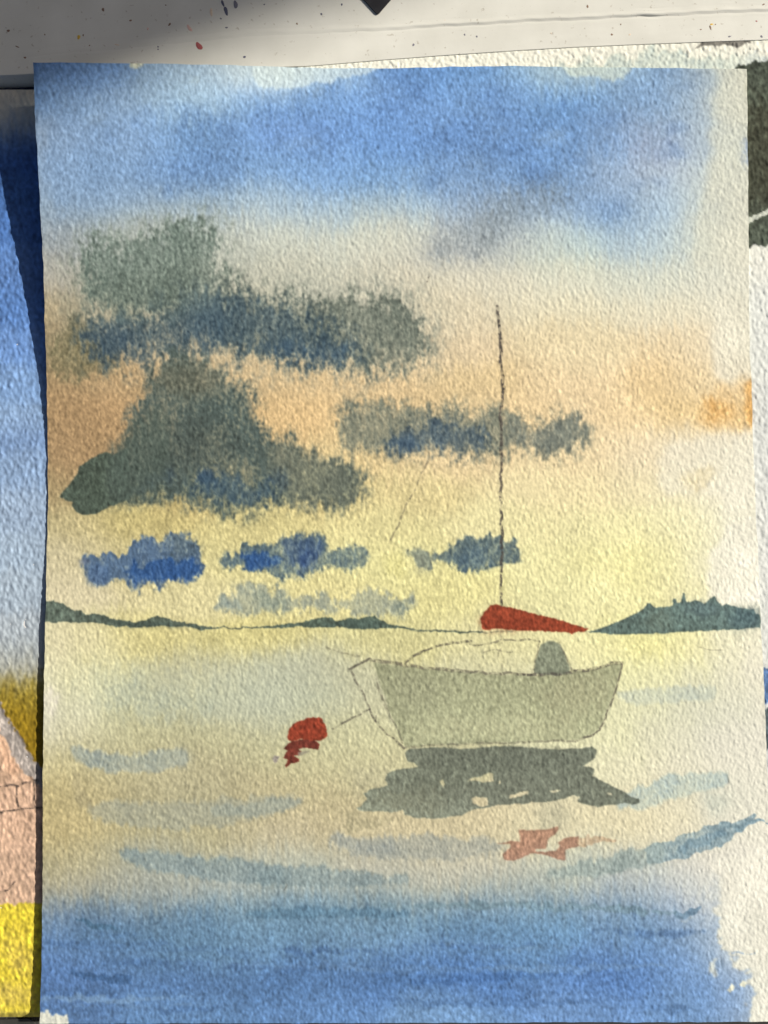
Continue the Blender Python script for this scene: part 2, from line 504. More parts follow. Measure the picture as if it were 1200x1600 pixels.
# --- crisp margins where the wash stopped
P.hard([(1112, 96), (1118, 112), (1123, 128), (1116, 160), (1112, 200), (1114, 240), (1100, 300), (1086, 360), (1082, 420), (1230, 420), (1230, 90)], (212, 209, 194), 0.45, 3.5, -0.03, 0.03, edge=5)
P.hard([(440, 98), (600, 98), (590, 110), (560, 118), (530, 124), (516, 132), (490, 130), (460, 136), (430, 140), (400, 132), (395, 98)], (200, 215, 226), 0.6, 1.6, -0.1, 0.04, edge=1.5)
P.hard([(866, 98), (1000, 98), (985, 112), (975, 126), (955, 126), (930, 118), (900, 122), (885, 114)], (190, 202, 200), 0.7, 1.6, -0.1, 0.04, edge=1.8)
P.wet([(202, 96), (226, 96), (222, 105), (210, 106)], (226, 222, 185), 0.85, 2.5)
P.wet([(295, 118), (310, 118), (308, 132), (297, 130)], (205, 215, 205), 0.6, 4)
P.wet([(1163, 205), (1172, 200), (1172, 270), (1160, 260)], (120, 146, 205), 0.8, 5)
P.wet([(1160, 125), (1172, 120), (1172, 170), (1162, 160)], (216, 208, 150), 0.5, 5)
for (x, y, rx, ry, o) in [(512, 142, 10, 6, .5), (510, 220, 8, 9, .6), (476, 235, 9, 14, .5), (850, 275, 42, 11, .55), (800, 172, 22, 8, .3), (880, 165, 30, 8, .3), (610, 170, 30, 12, .28), (620, 118, 34, 8, .35), (300, 270, 90, 26, .25), (330, 190, 60, 12, .22), (1080, 128, 24, 16, .3), (700, 210, 50, 16, .22), (140, 128, 40, 14, .22), (260, 310, 20, 8, .3), (955, 330, 40, 14, .25), (800, 236, 60, 10, .2)]:
    P.wet([(x + rx * math.cos(t), y + ry * math.sin(t)) for t in np.linspace(0, 6.28, 14)[:-1]], (78, 122, 196), o, max(3.5, ry * .7))
P.wet([(960, 210), (1040, 205), (1080, 235), (1050, 265), (980, 250)], (150, 162, 200), 0.45, 16)
# right-hand ochre corner
P.hard([(1112, 520), (1115, 560), (1113, 590), (1130, 598), (1150, 596), (1172, 592), (1230, 592), (1230, 470), (1118, 470)], (222, 218, 204), 0.6, 2.5, -0.06, 0.03, edge=4.5)
P.hard([(1128, 600), (1150, 602), (1160, 594), (1171, 590), (1190, 592), (1190, 664), (1166, 668), (1150, 672), (1140, 668), (1118, 672), (1095, 664), (1088, 650), (1092, 632), (1104, 618)], (228, 174, 92), 0.35, 3.0, 0.2, 0.05, edge=5)
P.wet([(1100, 622), (1135, 618), (1150, 630), (1140, 655), (1110, 662), (1096, 648)], (226, 158, 66), 0.62, 9)
P.hard([(1160, 600), (1171, 592), (1190, 592), (1190, 662), (1172, 668), (1164, 640)], (224, 150, 52), 0.6, 1.5, 0.3, 0.06, edge=3.0)
P.hard([(1060, 692), (1110, 684), (1150, 676), (1180, 672), (1230, 672), (1230, 900), (1120, 900), (1128, 870), (1132, 840), (1128, 800), (1124, 770), (1090, 770), (1072, 774), (1036, 768), (1032, 720), (1040, 700)], (226, 222, 208), 0.42, 3, -0.1, 0.03, edge=4)
P.wet([(1060, 745), (1085, 735), (1110, 725), (1126, 720), (1118, 745), (1095, 770), (1070, 768)], (222, 200, 140), 0.5, 5)
P.hard([(1112, 862), (1108, 900), (1110, 940), (1230, 950), (1230, 800), (1134, 820), (1128, 850)], (231, 227, 217), 0.7, 2.5, -0.1, 0.03, edge=3)

# --- clouds dropped into the wet sky
RID = {}


def rid(name):
    k = len(RID) + 3
    RID[k] = name
    return k


c1 = rid('painted_cloud')
P.wet([(100, 400), (180, 350), (340, 330), (420, 400), (560, 420), (680, 450), (690, 560), (600, 590), (100, 560)], (158, 164, 154), 0.5, 24)
P.wet([(78, 470), (130, 430), (140, 470), (126, 510), (80, 560)], (150, 140, 110), 0.45, 14)
P.wet([(122, 384), (146, 366), (166, 388), (195, 384), (225, 376), (250, 352), (290, 362), (318, 338), (346, 360), (340, 400), (352, 440), (380, 455), (300, 500), (150, 500), (128, 470), (140, 440), (120, 410)], (98, 116, 110), 0.84, 15, 0.5, rid=c1)
P.wet([(300, 420), (360, 440), (430, 458), (480, 470), (520, 466), (560, 460), (610, 466), (648, 482), (662, 520), (668, 560), (640, 584), (600, 580), (520, 575), (420, 560), (330, 550), (290, 500)], (104, 114, 106), 0.88, 13, 0.5, rid=c1)
P.wet([(80, 530), (125, 490), (160, 520), (200, 560), (180, 580), (140, 592), (85, 590), (74, 570)], (120, 112, 78), 0.85, 9, 0.35, rid=c1)
P.wet([(128, 500), (160, 482), (220, 488), (262, 470), (300, 440), (330, 470), (365, 465), (410, 470), (470, 482), (500, 510), (560, 535), (570, 560), (520, 568), (440, 556), (360, 545), (300, 552), (230, 560), (190, 560), (172, 585), (146, 575), (128, 545)], (62, 84, 100), 0.78, 15, 0.5, rid=c1)
P.wet([(135, 515), (190, 500), (210, 530), (180, 560), (150, 565)], (52, 76, 102), 0.4, 11)
P.wet([(290, 450), (320, 445), (345, 480), (360, 540), (310, 545), (290, 500)], (56, 84, 112), 0.35, 11)
P.wet([(400, 530), (450, 535), (540, 545), (555, 562), (500, 566), (430, 560)], (64, 94, 124), 0.55, 8)
P.wet([(150, 430), (330, 420), (330, 480), (160, 500)], (92, 106, 98), 0.55, 14)
P.wet([(640, 395), (700, 360), (780, 315), (850, 275), (910, 262), (880, 320), (800, 370), (720, 400), (660, 408)], (122, 140, 162), 0.6, 16, 0.2)
P.wet([(660, 385), (720, 355), (790, 330), (800, 360), (740, 388), (690, 398)], (148, 152, 154), 0.42, 14, 0.2)
for i in range(46):
    r_ = random.random
    x, y, rx, ry = 120 + 960 * r_(), 140 + 150 * r_(), 10 + 34 * r_(), 4 + 9 * r_()
    P.wet([(x + rx * math.cos(t), y + ry * math.sin(t) - 0.12 * rx * math.cos(t)) for t in np.linspace(0, 6.28, 11)[:-1]], (76, 118, 190) if i % 3 else (160, 186, 218), 0.10 + 0.16 * r_(), 3.5 + 4 * r_())
for i in range(34):
    r_ = random.random
    x, y, L = 70 + 1000 * r_(), 1432 + 150 * r_(), 40 + 160 * r_()
    P.brush([(x - L, y + 6 * (r_() - .5)), (x, y + 5), (min(x + L, 1112), y + 6 * (r_() - .5))], [2, 5 + 9 * r_(), 2], (62, 98, 158) if i % 4 else (128, 160, 200), 0.2 + 0.28 * r_(), 2 + 3 * r_())
c2 = rid('painted_cloud')
P.wet([(244, 562), (275, 552), (320, 562), (346, 588), (385, 604), (402, 640), (424, 680), (470, 690), (520, 712), (562, 736), (578, 760), (550, 794), (480, 790), (420, 792), (370, 804), (320, 794), (280, 780), (220, 784), (190, 790), (186, 715), (206, 650), (228, 600)], (82, 98, 96), 0.92, 9.5, 0.45, rid=c2)
P.wet([(420, 690), (500, 705), (560, 745), (560, 785), (480, 790), (430, 770)], (110, 112, 96), 0.55, 12)
P.wet([(235, 575), (335, 575), (345, 600), (300, 622), (240, 606)], (98, 92, 70), 0.45, 10)
P.wet([(170, 690), (300, 650), (380, 690), (360, 740), (200, 740)], (74, 84, 80), 0.6, 14)
P.wet([(198, 772), (225, 745), (245, 735), (275, 742), (262, 760), (230, 768)], (46, 72, 108), 0.62, 6, 0.4)
P.wet([(314, 728), (336, 722), (345, 742), (330, 760), (300, 756)], (46, 74, 112), 0.62, 6, 0.4)
P.wet([(290, 752), (350, 748), (420, 755), (442, 778), (380, 786), (310, 776)], (58, 84, 108), 0.7, 6, 0.4)
P.wet([(422, 740), (448, 735), (452, 765), (430, 772)], (60, 84, 106), 0.6, 6)
P.hard([(92, 776), (104, 762), (118, 746), (125, 728), (140, 718), (165, 706), (176, 712), (200, 700), (205, 780), (170, 792), (150, 803), (133, 806), (120, 800), (112, 790), (113, 784), (104, 782)], (68, 84, 76), 0.95, 0.5, 0.12, 0.06, rid=c2, edge=0.9)
P.wet([(172, 704), (215, 648), (262, 640), (262, 786), (168, 792)], (76, 90, 84), 0.8, 6)
c3 = rid('painted_cloud')
P.wet([(522, 650), (545, 636), (620, 640), (690, 634), (760, 640), (820, 655), (850, 660), (875, 640), (905, 650), (922, 672), (912, 700), (860, 708), (800, 706), (740, 716), (690, 700), (620, 712), (575, 712), (530, 690)], (118, 124, 110), 0.85, 9.5, 0.5, rid=c3)
P.wet([(598, 690), (625, 682), (640, 664), (690, 652), (712, 665), (745, 660), (768, 676), (764, 704), (700, 704), (640, 704), (605, 706)], (74, 94, 112), 0.72, 9, 0.5, rid=c3)
P.wet([(600, 692), (650, 690), (648, 704), (605, 706)], (62, 90, 122), 0.6, 5.5)
P.wet([(660, 655), (700, 655), (705, 700), (670, 700)], (64, 88, 112), 0.5, 6)
P.wet([(735, 665), (760, 668), (762, 700), (738, 700)], (64, 88, 112), 0.5, 5)
P.wet([(790, 668), (850, 664), (905, 655), (912, 690), (850, 702), (795, 700)], (112, 120, 116), 0.7, 8, 0.4)
c4 = rid('painted_cloud')
P.wet([(122, 878), (150, 868), (190, 860), (240, 842), (275, 832), (300, 840), (312, 862), (324, 880), (312, 900), (290, 912), (262, 912), (245, 926), (230, 912), (212, 930), (195, 912), (140, 912), (132, 892)], (84, 111, 148), 0.94, 3.4, 0.8, rid=c4)
P.wet([(260, 834), (305, 840), (312, 870), (270, 872)], (74, 92, 106), 0.6, 6, 0.4)
P.wet([(200, 885), (250, 880), (310, 872), (314, 896), (275, 908), (230, 912), (204, 908)], (44, 86, 152), 0.85, 3.0, 0.8)
P.hard([(132, 886), (160, 882), (172, 900), (168, 914), (140, 914), (134, 902)], (56, 86, 136), 0.6, 1.4, 0.1, 0.06, edge=3)
P.hard([(121, 876), (136, 872), (142, 880), (126, 884)], (88, 100, 128), 0.7, 1.2, 0.2, 0.06, edge=1.5)
c5 = rid('painted_cloud')
P.wet([(342, 872), (380, 856), (420, 850), (450, 835), (478, 828), (498, 838), (508, 862), (535, 856), (548, 846), (562, 858), (572, 872), (560, 888), (520, 886), (492, 890), (480, 902), (452, 898), (440, 910), (420, 890), (385, 890), (350, 884)], (90, 112, 124), 0.92, 3.8, 0.75, rid=c5)
P.wet([(372, 868), (420, 862), (440, 876), (420, 890), (385, 890)], (44, 86, 152), 0.85, 3.0, 0.7)
P.wet([(440, 840), (490, 836), (500, 870), (480, 890), (445, 885)], (58, 84, 126), 0.75, 5, 0.4)
P.wet([(470, 865), (495, 868), (490, 888), (462, 892)], (48, 78, 140), 0.5, 4)
c6 = rid('painted_cloud')
P.wet([(636, 864), (690, 862), (716, 850), (735, 838), (770, 832), (795, 838), (805, 860), (816, 872), (796, 884), (760, 882), (742, 892), (715, 888), (690, 882), (650, 882)], (90, 110, 118), 0.92, 3.8, 0.75, rid=c6)
P.wet([(700, 866), (760, 855), (770, 878), (740, 890), (705, 884)], (76, 102, 124), 0.7, 5, 0.4)
P.wet([(630, 858), (680, 856), (680, 886), (640, 890)], (150, 150, 122), 0.55, 7, 0.4)
c7 = rid('painted_cloud')
P.wet([(328, 944), (350, 940), (372, 920), (410, 916), (450, 932), (520, 935), (560, 928), (585, 920), (612, 930), (636, 926), (650, 942), (630, 960), (580, 962), (480, 950), (420, 958), (360, 956)], (148, 155, 138), 0.84, 4.5, 0.7, rid=c7)
P.wet([(400, 930), (450, 930), (450, 958), (405, 955)], (126, 142, 136), 0.6, 6)
P.wet([(605, 935), (640, 930), (645, 955), (615, 960)], (128, 144, 138), 0.6, 5)
P.wet([(330, 944), (372, 941), (372, 952), (340, 953)], (130, 146, 148), 0.7, 2.5)
P.wet([(360, 912), (400, 912), (398, 930), (368, 934)], (140, 152, 145), 0.6, 5)
# faint olive smudge above boat cloud, mottled yellow
P.wet([(600, 862), (640, 868), (632, 905), (606, 890)], (206, 194, 92), 0.35, 7)

# --- shore
h1 = rid('painted_hill')
P.hard([(60, 939), (85, 939), (100, 942), (112, 950), (118, 955), (126, 953), (133, 959), (145, 958), (162, 961), (177, 966), (195, 971), (212, 971), (228, 968), (238, 964), (246, 961), (258, 966), (275, 970), (290, 973), (305, 975), (318, 980), (345, 980.5), (380, 980), (403, 979.5), (403, 982), (380, 982), (345, 982), (325, 984), (316, 986), (306, 983), (290, 979), (245, 979), (215, 979), (190, 980), (150, 975), (125, 973), (100, 972), (85, 973), (60, 972)], (84, 100, 92), 0.95, 0.8, 0.3, 0.07, rid=h1)
P.hard([(160, 965), (200, 974), (235, 972), (300, 980), (318, 984), (300, 981), (190, 979)], (58, 74, 72), 0.5, 1.0, 0, 0.05, edge=2)
h2 = rid('painted_hill')
P.hard([(403, 980), (420, 978), (440, 975), (475, 972), (497, 966), (508, 963), (517, 964), (525, 969), (545, 967), (570, 964), (580, 963), (586, 960), (592, 968), (612, 976), (630, 979), (652, 982), (690, 985), (755, 987), (755, 989), (700, 988.6), (655, 984.6), (610, 981), (570, 982), (530, 981), (500, 980), (470, 981), (440, 981), (403, 981.5)], (78, 96, 88), 0.95, 0.7, 0.25, 0.07, rid=h2)
P.hard([(500, 975), (560, 966), (590, 970), (605, 978), (570, 981), (520, 980)], (62, 80, 78), 0.5, 1.0, 0, 0.05, edge=2)
P.pencil([(640, 984), (700, 987), (755, 988), (800, 986)], 1.2, 0.55, (110, 112, 92))
h3 = rid('painted_hill')
P.hard([(912, 988), (930, 985), (950, 978), (970, 970), (990, 960), (1005, 951), (1011, 943), (1015, 942), (1025, 949), (1045, 949), (1050, 945), (1052, 936), (1055, 936), (1058, 943), (1065, 940), (1068, 926), (1071, 926), (1073, 940), (1090, 939), (1100, 943), (1108, 937), (1117, 933), (1122, 941), (1127, 945), (1135, 943), (1142, 947), (1160, 950), (1172, 953), (1178, 952), (1181, 959), (1187, 959), (1189, 968), (1189, 981), (1150, 984), (1100, 986), (1050, 989), (1000, 990), (960, 991.5), (925, 988.5)], (88, 112, 112), 0.95, 0.5, 0.22, 0.08, rid=h3)
P.wet([(1010, 955), (1050, 955), (1060, 985), (1000, 986)], (112, 126, 112), 0.4, 7)
P.wet([(1140, 950), (1188, 958), (1189, 982), (1140, 984)], (72, 98, 112), 0.55, 6)
P.wet([(1060, 944), (1130, 944), (1120, 962), (1070, 962)], (84, 106, 116), 0.45, 5)

# --- boat
hu = rid('painted_hull')
hull = [(582, 1034), (600, 1037), (640, 1042), (690, 1047), (740, 1051), (790, 1055), (840, 1056), (880, 1053), (920, 1046), (950, 1040), (972, 1036), (969, 1052), (965, 1066), (956, 1092), (946, 1118), (936, 1140), (918, 1150), (900, 1155), (860, 1157), (800, 1160), (720, 1163), (632, 1167), (622, 1147), (610, 1115), (598, 1078), (588, 1050)]
P.hard(hull, (151, 153, 114), 0.9, 0.6, 0.03, 0.04, rid=hu, edge=1.2, tint=lambda X, Y: (1 + 0.09 * sstep(1062, 1140, Y - 0.02 * (X - 780)) - 0.05 * sstep(700, 600, X) + 0.04 * sstep(860, 980, X))[..., None] * np.array([1, 1, 1.0], np.float32))
P.wet([(590, 1045), (700, 1060), (690, 1120), (620, 1120)], (148, 148, 116), 0.3, 16)
P.wet([(640, 1130), (900, 1122), (910, 1150), (650, 1160)], (190, 184, 138), 0.25, 10)
P.wet([(850, 1060), (965, 1048), (945, 1100), (880, 1130), (850, 1100)], (166, 160, 120), 0.4, 14)
ob = rid('painted_outboard')
P.hard([(833, 1052), (837, 1034), (844, 1012), (850, 1004), (858, 1001), (866, 1003), (876, 1008), (884, 1024), (890, 1044), (891, 1052), (870, 1056), (850, 1056)], (122, 130, 110), 0.92, 0.5, 0.15, 0.06, rid=ob, edge=1.0)
sa = rid('painted_sail_cover')
P.hard([(753, 985), (752, 968), (757, 956), (765, 946), (775, 944), (790, 948), (810, 952), (830, 957), (850, 963), (870, 967), (885, 972), (900, 976), (910, 979), (919, 983), (914, 987), (905, 986), (893, 991), (885, 988), (860, 987), (830, 986), (810, 985), (775, 982)], (152, 56, 31), 0.98, 0.5, 0.12, 0.04, rid=sa, tint=lambda X, Y: 1 + 0.04 * sstep(860, 920, X)[..., None])
P.wet([(756, 975), (800, 970), (850, 978), (840, 986), (756, 984)], (140, 46, 26), 0.3, 5)
ma = rid('painted_mast')
P.pencil([(776, 479), (779, 500), (781, 520), (783, 560), (785, 590), (787, 604), (784, 625), (783, 680), (783, 760), (784, 800), (784, 860), (784, 946)], 2.0, 0.85, (74, 68, 66), rid=ma, wob=0.9)
P.pencil([(779, 492), (782, 545), (786, 610)], 2.0, 0.5, (66, 60, 58))
PEN = [([(672, 716), (655, 750), (640, 780)], 1.3, .42), ([(640, 780), (626, 812), (608, 848)], 1.3, .45), ([(544, 1048), (560, 1040), (578, 1031)], 1.9, .7),
       ([(578, 1031), (600, 1034), (640, 1040), (690, 1046), (740, 1050)], 2.2, .6), ([(740, 1050), (790, 1053), (830, 1055)], 1.8, .6), ([(812, 1055), (850, 1055), (880, 1053), (910, 1047), (940, 1041), (973, 1035)], 2.2, .75),
       ([(973, 1035), (969, 1056), (963, 1076), (955, 1100), (946, 1122), (937, 1141)], 1.5, .7), ([(937, 1141), (925, 1148), (900, 1157)], 1.4, .7), ([(900, 1157), (850, 1157), (800, 1161), (720, 1163), (632, 1167)], 1.5, .45),
       ([(548, 1050), (560, 1070), (568, 1085), (574, 1100), (577, 1108)], 1.5, .55), ([(577, 1108), (588, 1130), (605, 1145), (630, 1168)], 1.5, .65), ([(588, 1060), (597, 1090), (604, 1108), (613, 1125), (622, 1142), (628, 1160)], 1.4, .45),
       ([(632, 1035), (645, 1026), (660, 1019), (682, 1010)], 1.6, .7), ([(682, 1010), (695, 1006), (710, 1003), (736, 1002)], 1.6, .7), ([(734, 1006), (748, 1008), (765, 1006), (782, 1002), (800, 999), (826, 1000), (845, 1003)], 1.3, .55),
       ([(755, 1020), (775, 1016), (800, 1018)], 1.0, .35), ([(785, 1012), (780, 1022), (778, 1030)], 1.0, .3), ([(520, 1138), (532, 1131), (545, 1125), (560, 1117), (577, 1108)], 1.3, .6),
       ([(510, 1012), (535, 1020), (560, 1027)], 1.5, .35), ([(845, 1004), (838, 1028), (833, 1050)], 1.2, .5), ([(875, 1006), (884, 1024), (893, 1046)], 1.2, .5), ([(590, 1116), (586, 1128)], 1.2, .5), ([(784, 988), (785, 1010), (785, 1050)], 1.0, .22),
       ([(1090, 1012), (1112, 1016), (1130, 1015)], 1.0, .3), ([(440, 1268), (444, 1262)], 1.0, .4), ([(441, 1374), (450, 1382), (444, 1392)], .9, .5), ([(1134, 1217), (1135, 1224)], 2.0, .95), ([(669, 440), (670, 432)], 1.3, .5)]
for ln, wd_, dk in PEN:
    P.pencil(ln, wd_, dk, rid=rid('pencil_line') if dk > .4 and wd_ > 1.2 else 0)

# --- buoy
bu = rid('painted_buoy')
P.hard([(449, 1151), (452, 1140), (458, 1132), (468, 1126), (480, 1121), (498, 1120), (505, 1124), (509, 1136), (512, 1148), (509, 1154), (500, 1156), (488, 1158), (470, 1155), (456, 1159), (450, 1156)], (150, 52, 30), 0.98, 0.5, 0.18, 0.04, rid=bu)
P.hard([(478, 1122), (482, 1121), (476, 1150), (472, 1152)], (130, 38, 24), 0.5, 1.0, 0, 0.05, edge=1.5)
br = rid('painted_buoy_reflection')
P.hard([(444, 1171), (450, 1162), (456, 1158), (475, 1155), (495, 1158), (499, 1164), (497, 1171), (488, 1169), (476, 1168), (466, 1171), (472, 1174), (468, 1180), (459, 1181), (467, 1186), (467, 1191), (455, 1193), (447, 1200), (445, 1197), (450, 1187), (443, 1184), (446, 1177), (450, 1173)], (114, 42, 32), 0.95, 0.3, 0.2, 0.06, rid=br, edge=0.6)
P.hard([(425, 1186), (432, 1182), (438, 1183), (434, 1189), (428, 1193), (424, 1191)], (138, 128, 132), 0.8, 0.8, 0.2, 0.05)
P.hard([(466, 1174), (486, 1173), (476, 1180), (465, 1181)], (140, 132, 118), 0.7, 0.8, 0.1, 0.05)

# --- reflections and ripples
P.wet([(540, 1190), (600, 1200), (640, 1220), (590, 1240), (540, 1230)], (172, 166, 130), 0.5, 12)
P.brush([(560, 1262), (545, 1280), (540, 1292), (580, 1288), (620, 1282)], [8, 18, 20, 14, 6], (164, 154, 116), 0.7, 5)
P.wet([(835, 1255), (905, 1255), (890, 1285), (880, 1310), (850, 1300)], (178, 172, 140), 0.75, 8)
wv = rid('painted_wave')
P.brush([(1200, 1283), (1180, 1287), (1150, 1296)], [4, 5, 12], (128, 158, 178), 0.8, 1.2, rid=wv)
P.brush([(1186, 1277), (1165, 1284), (1130, 1300), (1090, 1315), (1050, 1328), (1010, 1338)], [5, 14, 30, 38, 34, 30], (122, 150, 168), 0.78, 1.8, rid=wv)
P.brush([(1040, 1330), (980, 1345), (920, 1358), (850, 1368)], [34, 30, 24, 12], (140, 158, 160), 0.66, 6, rid=wv)
P.brush([(1130, 1302), (1085, 1318), (1060, 1328)], [12, 16, 10], (104, 138, 164), 0.5, 3)
P.brush([(1140, 1217), (1100, 1220), (1050, 1230), (1010, 1244), (960, 1258)], [18, 32, 40, 36, 14], (168, 187, 192), 0.78, 5, rid=wv)
P.wet([(1095, 1240), (1140, 1235), (1135, 1270), (1100, 1275)], (188, 196, 190), 0.55, 7)
P.brush([(108, 1166), (125, 1180), (160, 1190), (210, 1194), (260, 1188), (292, 1180)], [6, 18, 30, 32, 32, 28], (142, 155, 156), 0.7, 6, rid=wv)
P.wet([(275, 1165), (300, 1165), (295, 1200), (275, 1200)], (150, 156, 145), 0.5, 6)
P.brush([(112, 1200), (120, 1225), (135, 1255), (160, 1275)], [8, 18, 24, 16], (158, 146, 106), 0.55, 6)
P.brush([(130, 1262), (190, 1272), (270, 1276), (340, 1270), (410, 1260), (472, 1250)], [18, 38, 44, 40, 32, 16], (152, 155, 138), 0.68, 8, rid=wv)
P.brush([(330, 1270), (400, 1264), (470, 1252)], [18, 20, 12], (140, 152, 150), 0.55, 5)
P.brush([(186, 1330), (220, 1342), (300, 1354), (380, 1362), (450, 1368), (560, 1376), (640, 1372)], [10, 28, 36, 38, 36, 28, 12], (124, 144, 154), 0.7, 6.5, rid=wv)
P.wet([(390, 1350), (450, 1358), (450, 1385), (390, 1380)], (116, 142, 156), 0.4, 7)
P.brush([(516, 1312), (560, 1322), (640, 1325), (720, 1324), (800, 1322)], [20, 36, 38, 34, 18], (152, 157, 152), 0.68, 8, rid=wv)
P.wet([(525, 1308), (580, 1312), (640, 1316), (636, 1334), (540, 1332)], (142, 152, 158), 0.55, 6)
hr = rid('painted_hull_reflection')
hole1 = [(728, 1221), (738, 1215), (752, 1213), (762, 1208), (771, 1208), (771, 1221), (755, 1222), (742, 1220)]
hole2 = [(736, 1248), (745, 1245), (762, 1247), (763, 1258), (752, 1261), (741, 1256)]
hole3 = [(796, 1243), (812, 1239), (826, 1237), (824, 1242), (805, 1246), (796, 1247)]
hole4 = [(856, 1236), (870, 1234), (877, 1235), (868, 1238)]
hole5 = [(688, 1222), (692, 1218), (695, 1225), (692, 1231)]
hole6 = [(948, 1240), (955, 1239), (956, 1242), (949, 1243)]
hole7 = [(780, 1221), (783, 1220), (784, 1224), (780, 1224)]
P.hard([(632, 1176), (636, 1170), (645, 1169), (690, 1168), (720, 1170), (760, 1168), (800, 1166), (860, 1170), (900, 1169), (925, 1167), (933, 1172), (930, 1182), (922, 1190), (911, 1196), (922, 1200), (929, 1203), (926, 1213), (940, 1219), (960, 1230), (978, 1237), (985, 1244), (998, 1249), (999, 1255), (988, 1258), (975, 1254), (960, 1257), (945, 1259), (935, 1261), (915, 1258), (902, 1252), (905, 1244), (895, 1243), (880, 1249), (860, 1253), (830, 1254), (822, 1257), (800, 1256), (775, 1259), (745, 1265), (720, 1273), (700, 1277), (680, 1279), (650, 1279), (632, 1274), (630, 1265), (618, 1269), (600, 1269), (560, 1266), (557, 1262), (565, 1257), (573, 1248), (568, 1240), (582, 1232), (600, 1229), (606, 1225), (600, 1217), (605, 1209), (620, 1203), (640, 1200), (652, 1198), (645, 1192), (637, 1190)], (102, 110, 99), 0.89, 0.5, 0.14, 0.05, rid=hr, edge=0.8, minus=(hole1, hole2, hole3, hole4, hole5, hole6, hole7),
       tint=lambda X, Y: (1 + 0.20 * sstep(1225, 1275, Y) * sstep(860, 700, X) + 0.10 * sstep(680, 600, X))[..., None])
P.wet([(640, 1170), (740, 1172), (920, 1172), (900, 1195), (760, 1200), (650, 1190)], (92, 98, 88), 0.5, 9)
P.wet([(560, 1232), (680, 1232), (700, 1270), (570, 1264)], (128, 126, 98), 0.35, 9)
rr = rid('painted_sail_reflection')
P.hard([(777, 1318), (788, 1316), (800, 1314), (812, 1315), (811, 1297), (830, 1297), (850, 1296), (862, 1294), (873, 1291), (871, 1298), (868, 1304), (858, 1310), (855, 1317), (853, 1326), (836, 1327), (837, 1330), (852, 1331), (870, 1329), (874, 1322), (872, 1316), (881, 1310), (892, 1308), (904, 1306), (905, 1323), (892, 1325), (883, 1328), (885, 1345), (873, 1343), (854, 1336), (836, 1333), (820, 1338), (801, 1345), (787, 1344), (785, 1335), (798, 1324), (797, 1319)], (168, 114, 90), 0.82, 0.35, 0.2, 0.05, rid=rr, edge=0.8)
P.hard([(820, 1299), (868, 1295), (850, 1316), (836, 1321), (822, 1316)], (182, 134, 104), 0.4, 1.0, 0, 0.05, edge=2)
P.brush([(904, 1315), (925, 1312), (948, 1312), (964, 1315)], [15, 13, 9, 4], (186, 150, 112), 0.7, 1.5)
P.brush([(128, 1438), (150, 1446), (186, 1450)], [3, 7, 4], (76, 112, 144), 0.7, 1.2)
P.brush([(113, 1522), (140, 1526), (170, 1530), (206, 1531)], [4, 10, 13, 12], (58, 92, 140), 0.62, 1.5, rid=wv)
P.wet([(110, 1450), (280, 1445), (230, 1475), (130, 1475)], (74, 108, 142), 0.5, 10)
P.brush([(380, 1428), (520, 1424), (640, 1428)], [12, 18, 10], (88, 124, 150), 0.5, 5)
P.brush([(1055, 1430), (1080, 1426), (1100, 1419)], [10, 9, 3], (112, 142, 172), 0.8, 1.6)
P.brush([(1060, 1438), (1090, 1433)], [5, 3], (190, 200, 206), 0.6, 2)
P.wet([(560, 1505), (800, 1510), (790, 1540), (600, 1538)], (62, 104, 172), 0.5, 10)
P.wet([(230, 1510), (500, 1520), (480, 1545), (250, 1540)], (66, 102, 162), 0.4, 12)
P.wet([(850, 1505), (1010, 1500), (1000, 1545), (870, 1545)], (72, 116, 194), 0.35, 14)
P.brush([(960, 1088), (1040, 1086), (1120, 1082)], [16, 24, 20], (178, 190, 188), 0.6, 6)
P.wet([(60, 1424), (180, 1418), (330, 1424), (560, 1418), (760, 1414), (980, 1420), (1118, 1428), (1120, 1620), (60, 1620)], (98, 138, 186), 0.22, 15, 0.3)
P.brush([(590, 1416), (760, 1414), (960, 1419), (1060, 1428)], [4, 10, 9, 4], (104, 134, 152), 0.5, 2.5)
P.brush([(118, 1436), (150, 1446), (190, 1449)], [4, 9, 5], (70, 108, 146), 0.6, 1.4)
P.brush([(111, 1521), (140, 1526), (170, 1530), (206, 1531)], [4, 10, 14, 12], (54, 88, 140), 0.6, 1.4)
P.brush([(380, 1430), (520, 1425), (640, 1429)], [8, 16, 8], (84, 122, 156), 0.45, 3)
P.brush([(640, 1535), (760, 1528), (900, 1518)], [6, 14, 5], (58, 100, 168), 0.4, 4)
# bare margin at the lower right and in the corners
P.hard([(1106, 1350), (1130, 1362), (1125, 1385), (1128, 1400), (1122, 1430), (1124, 1450), (1118, 1478), (1135, 1486), (1150, 1492), (1140, 1500), (1150, 1508), (1172, 1515), (1175, 1530), (1165, 1535), (1175, 1545), (1178, 1560), (1172, 1580), (1170, 1610), (1250, 1610), (1250, 1300), (1180, 1330)], (224, 221, 214), 0.82, 3.2, -0.08, 0.03, edge=1.6)
P.hard([(1108, 1500), (1122, 1497), (1120, 1515), (1114, 1530), (1110, 1518)], (214, 214, 206), 0.7, 2.5, 0, 0.03, edge=1.6)
P.hard([(1136, 1546), (1142, 1538), (1147, 1540), (1142, 1550)], (228, 226, 205), 0.9, 1.2, 0, 0.03, edge=0.8)
P.hard([(1155, 1540), (1162, 1533), (1170, 1538), (1162, 1544)], (228, 226, 205), 0.9, 1.2, 0, 0.03, edge=0.8)
P.brush([(1122, 1484), (1150, 1487), (1182, 1491)], [4, 5, 3], (150, 172, 204), 0.7, 1.2, dry=0.5)
P.wet([(1110, 1365), (1130, 1365), (1130, 1420), (1112, 1420)], (182, 192, 212), 0.5, 6)
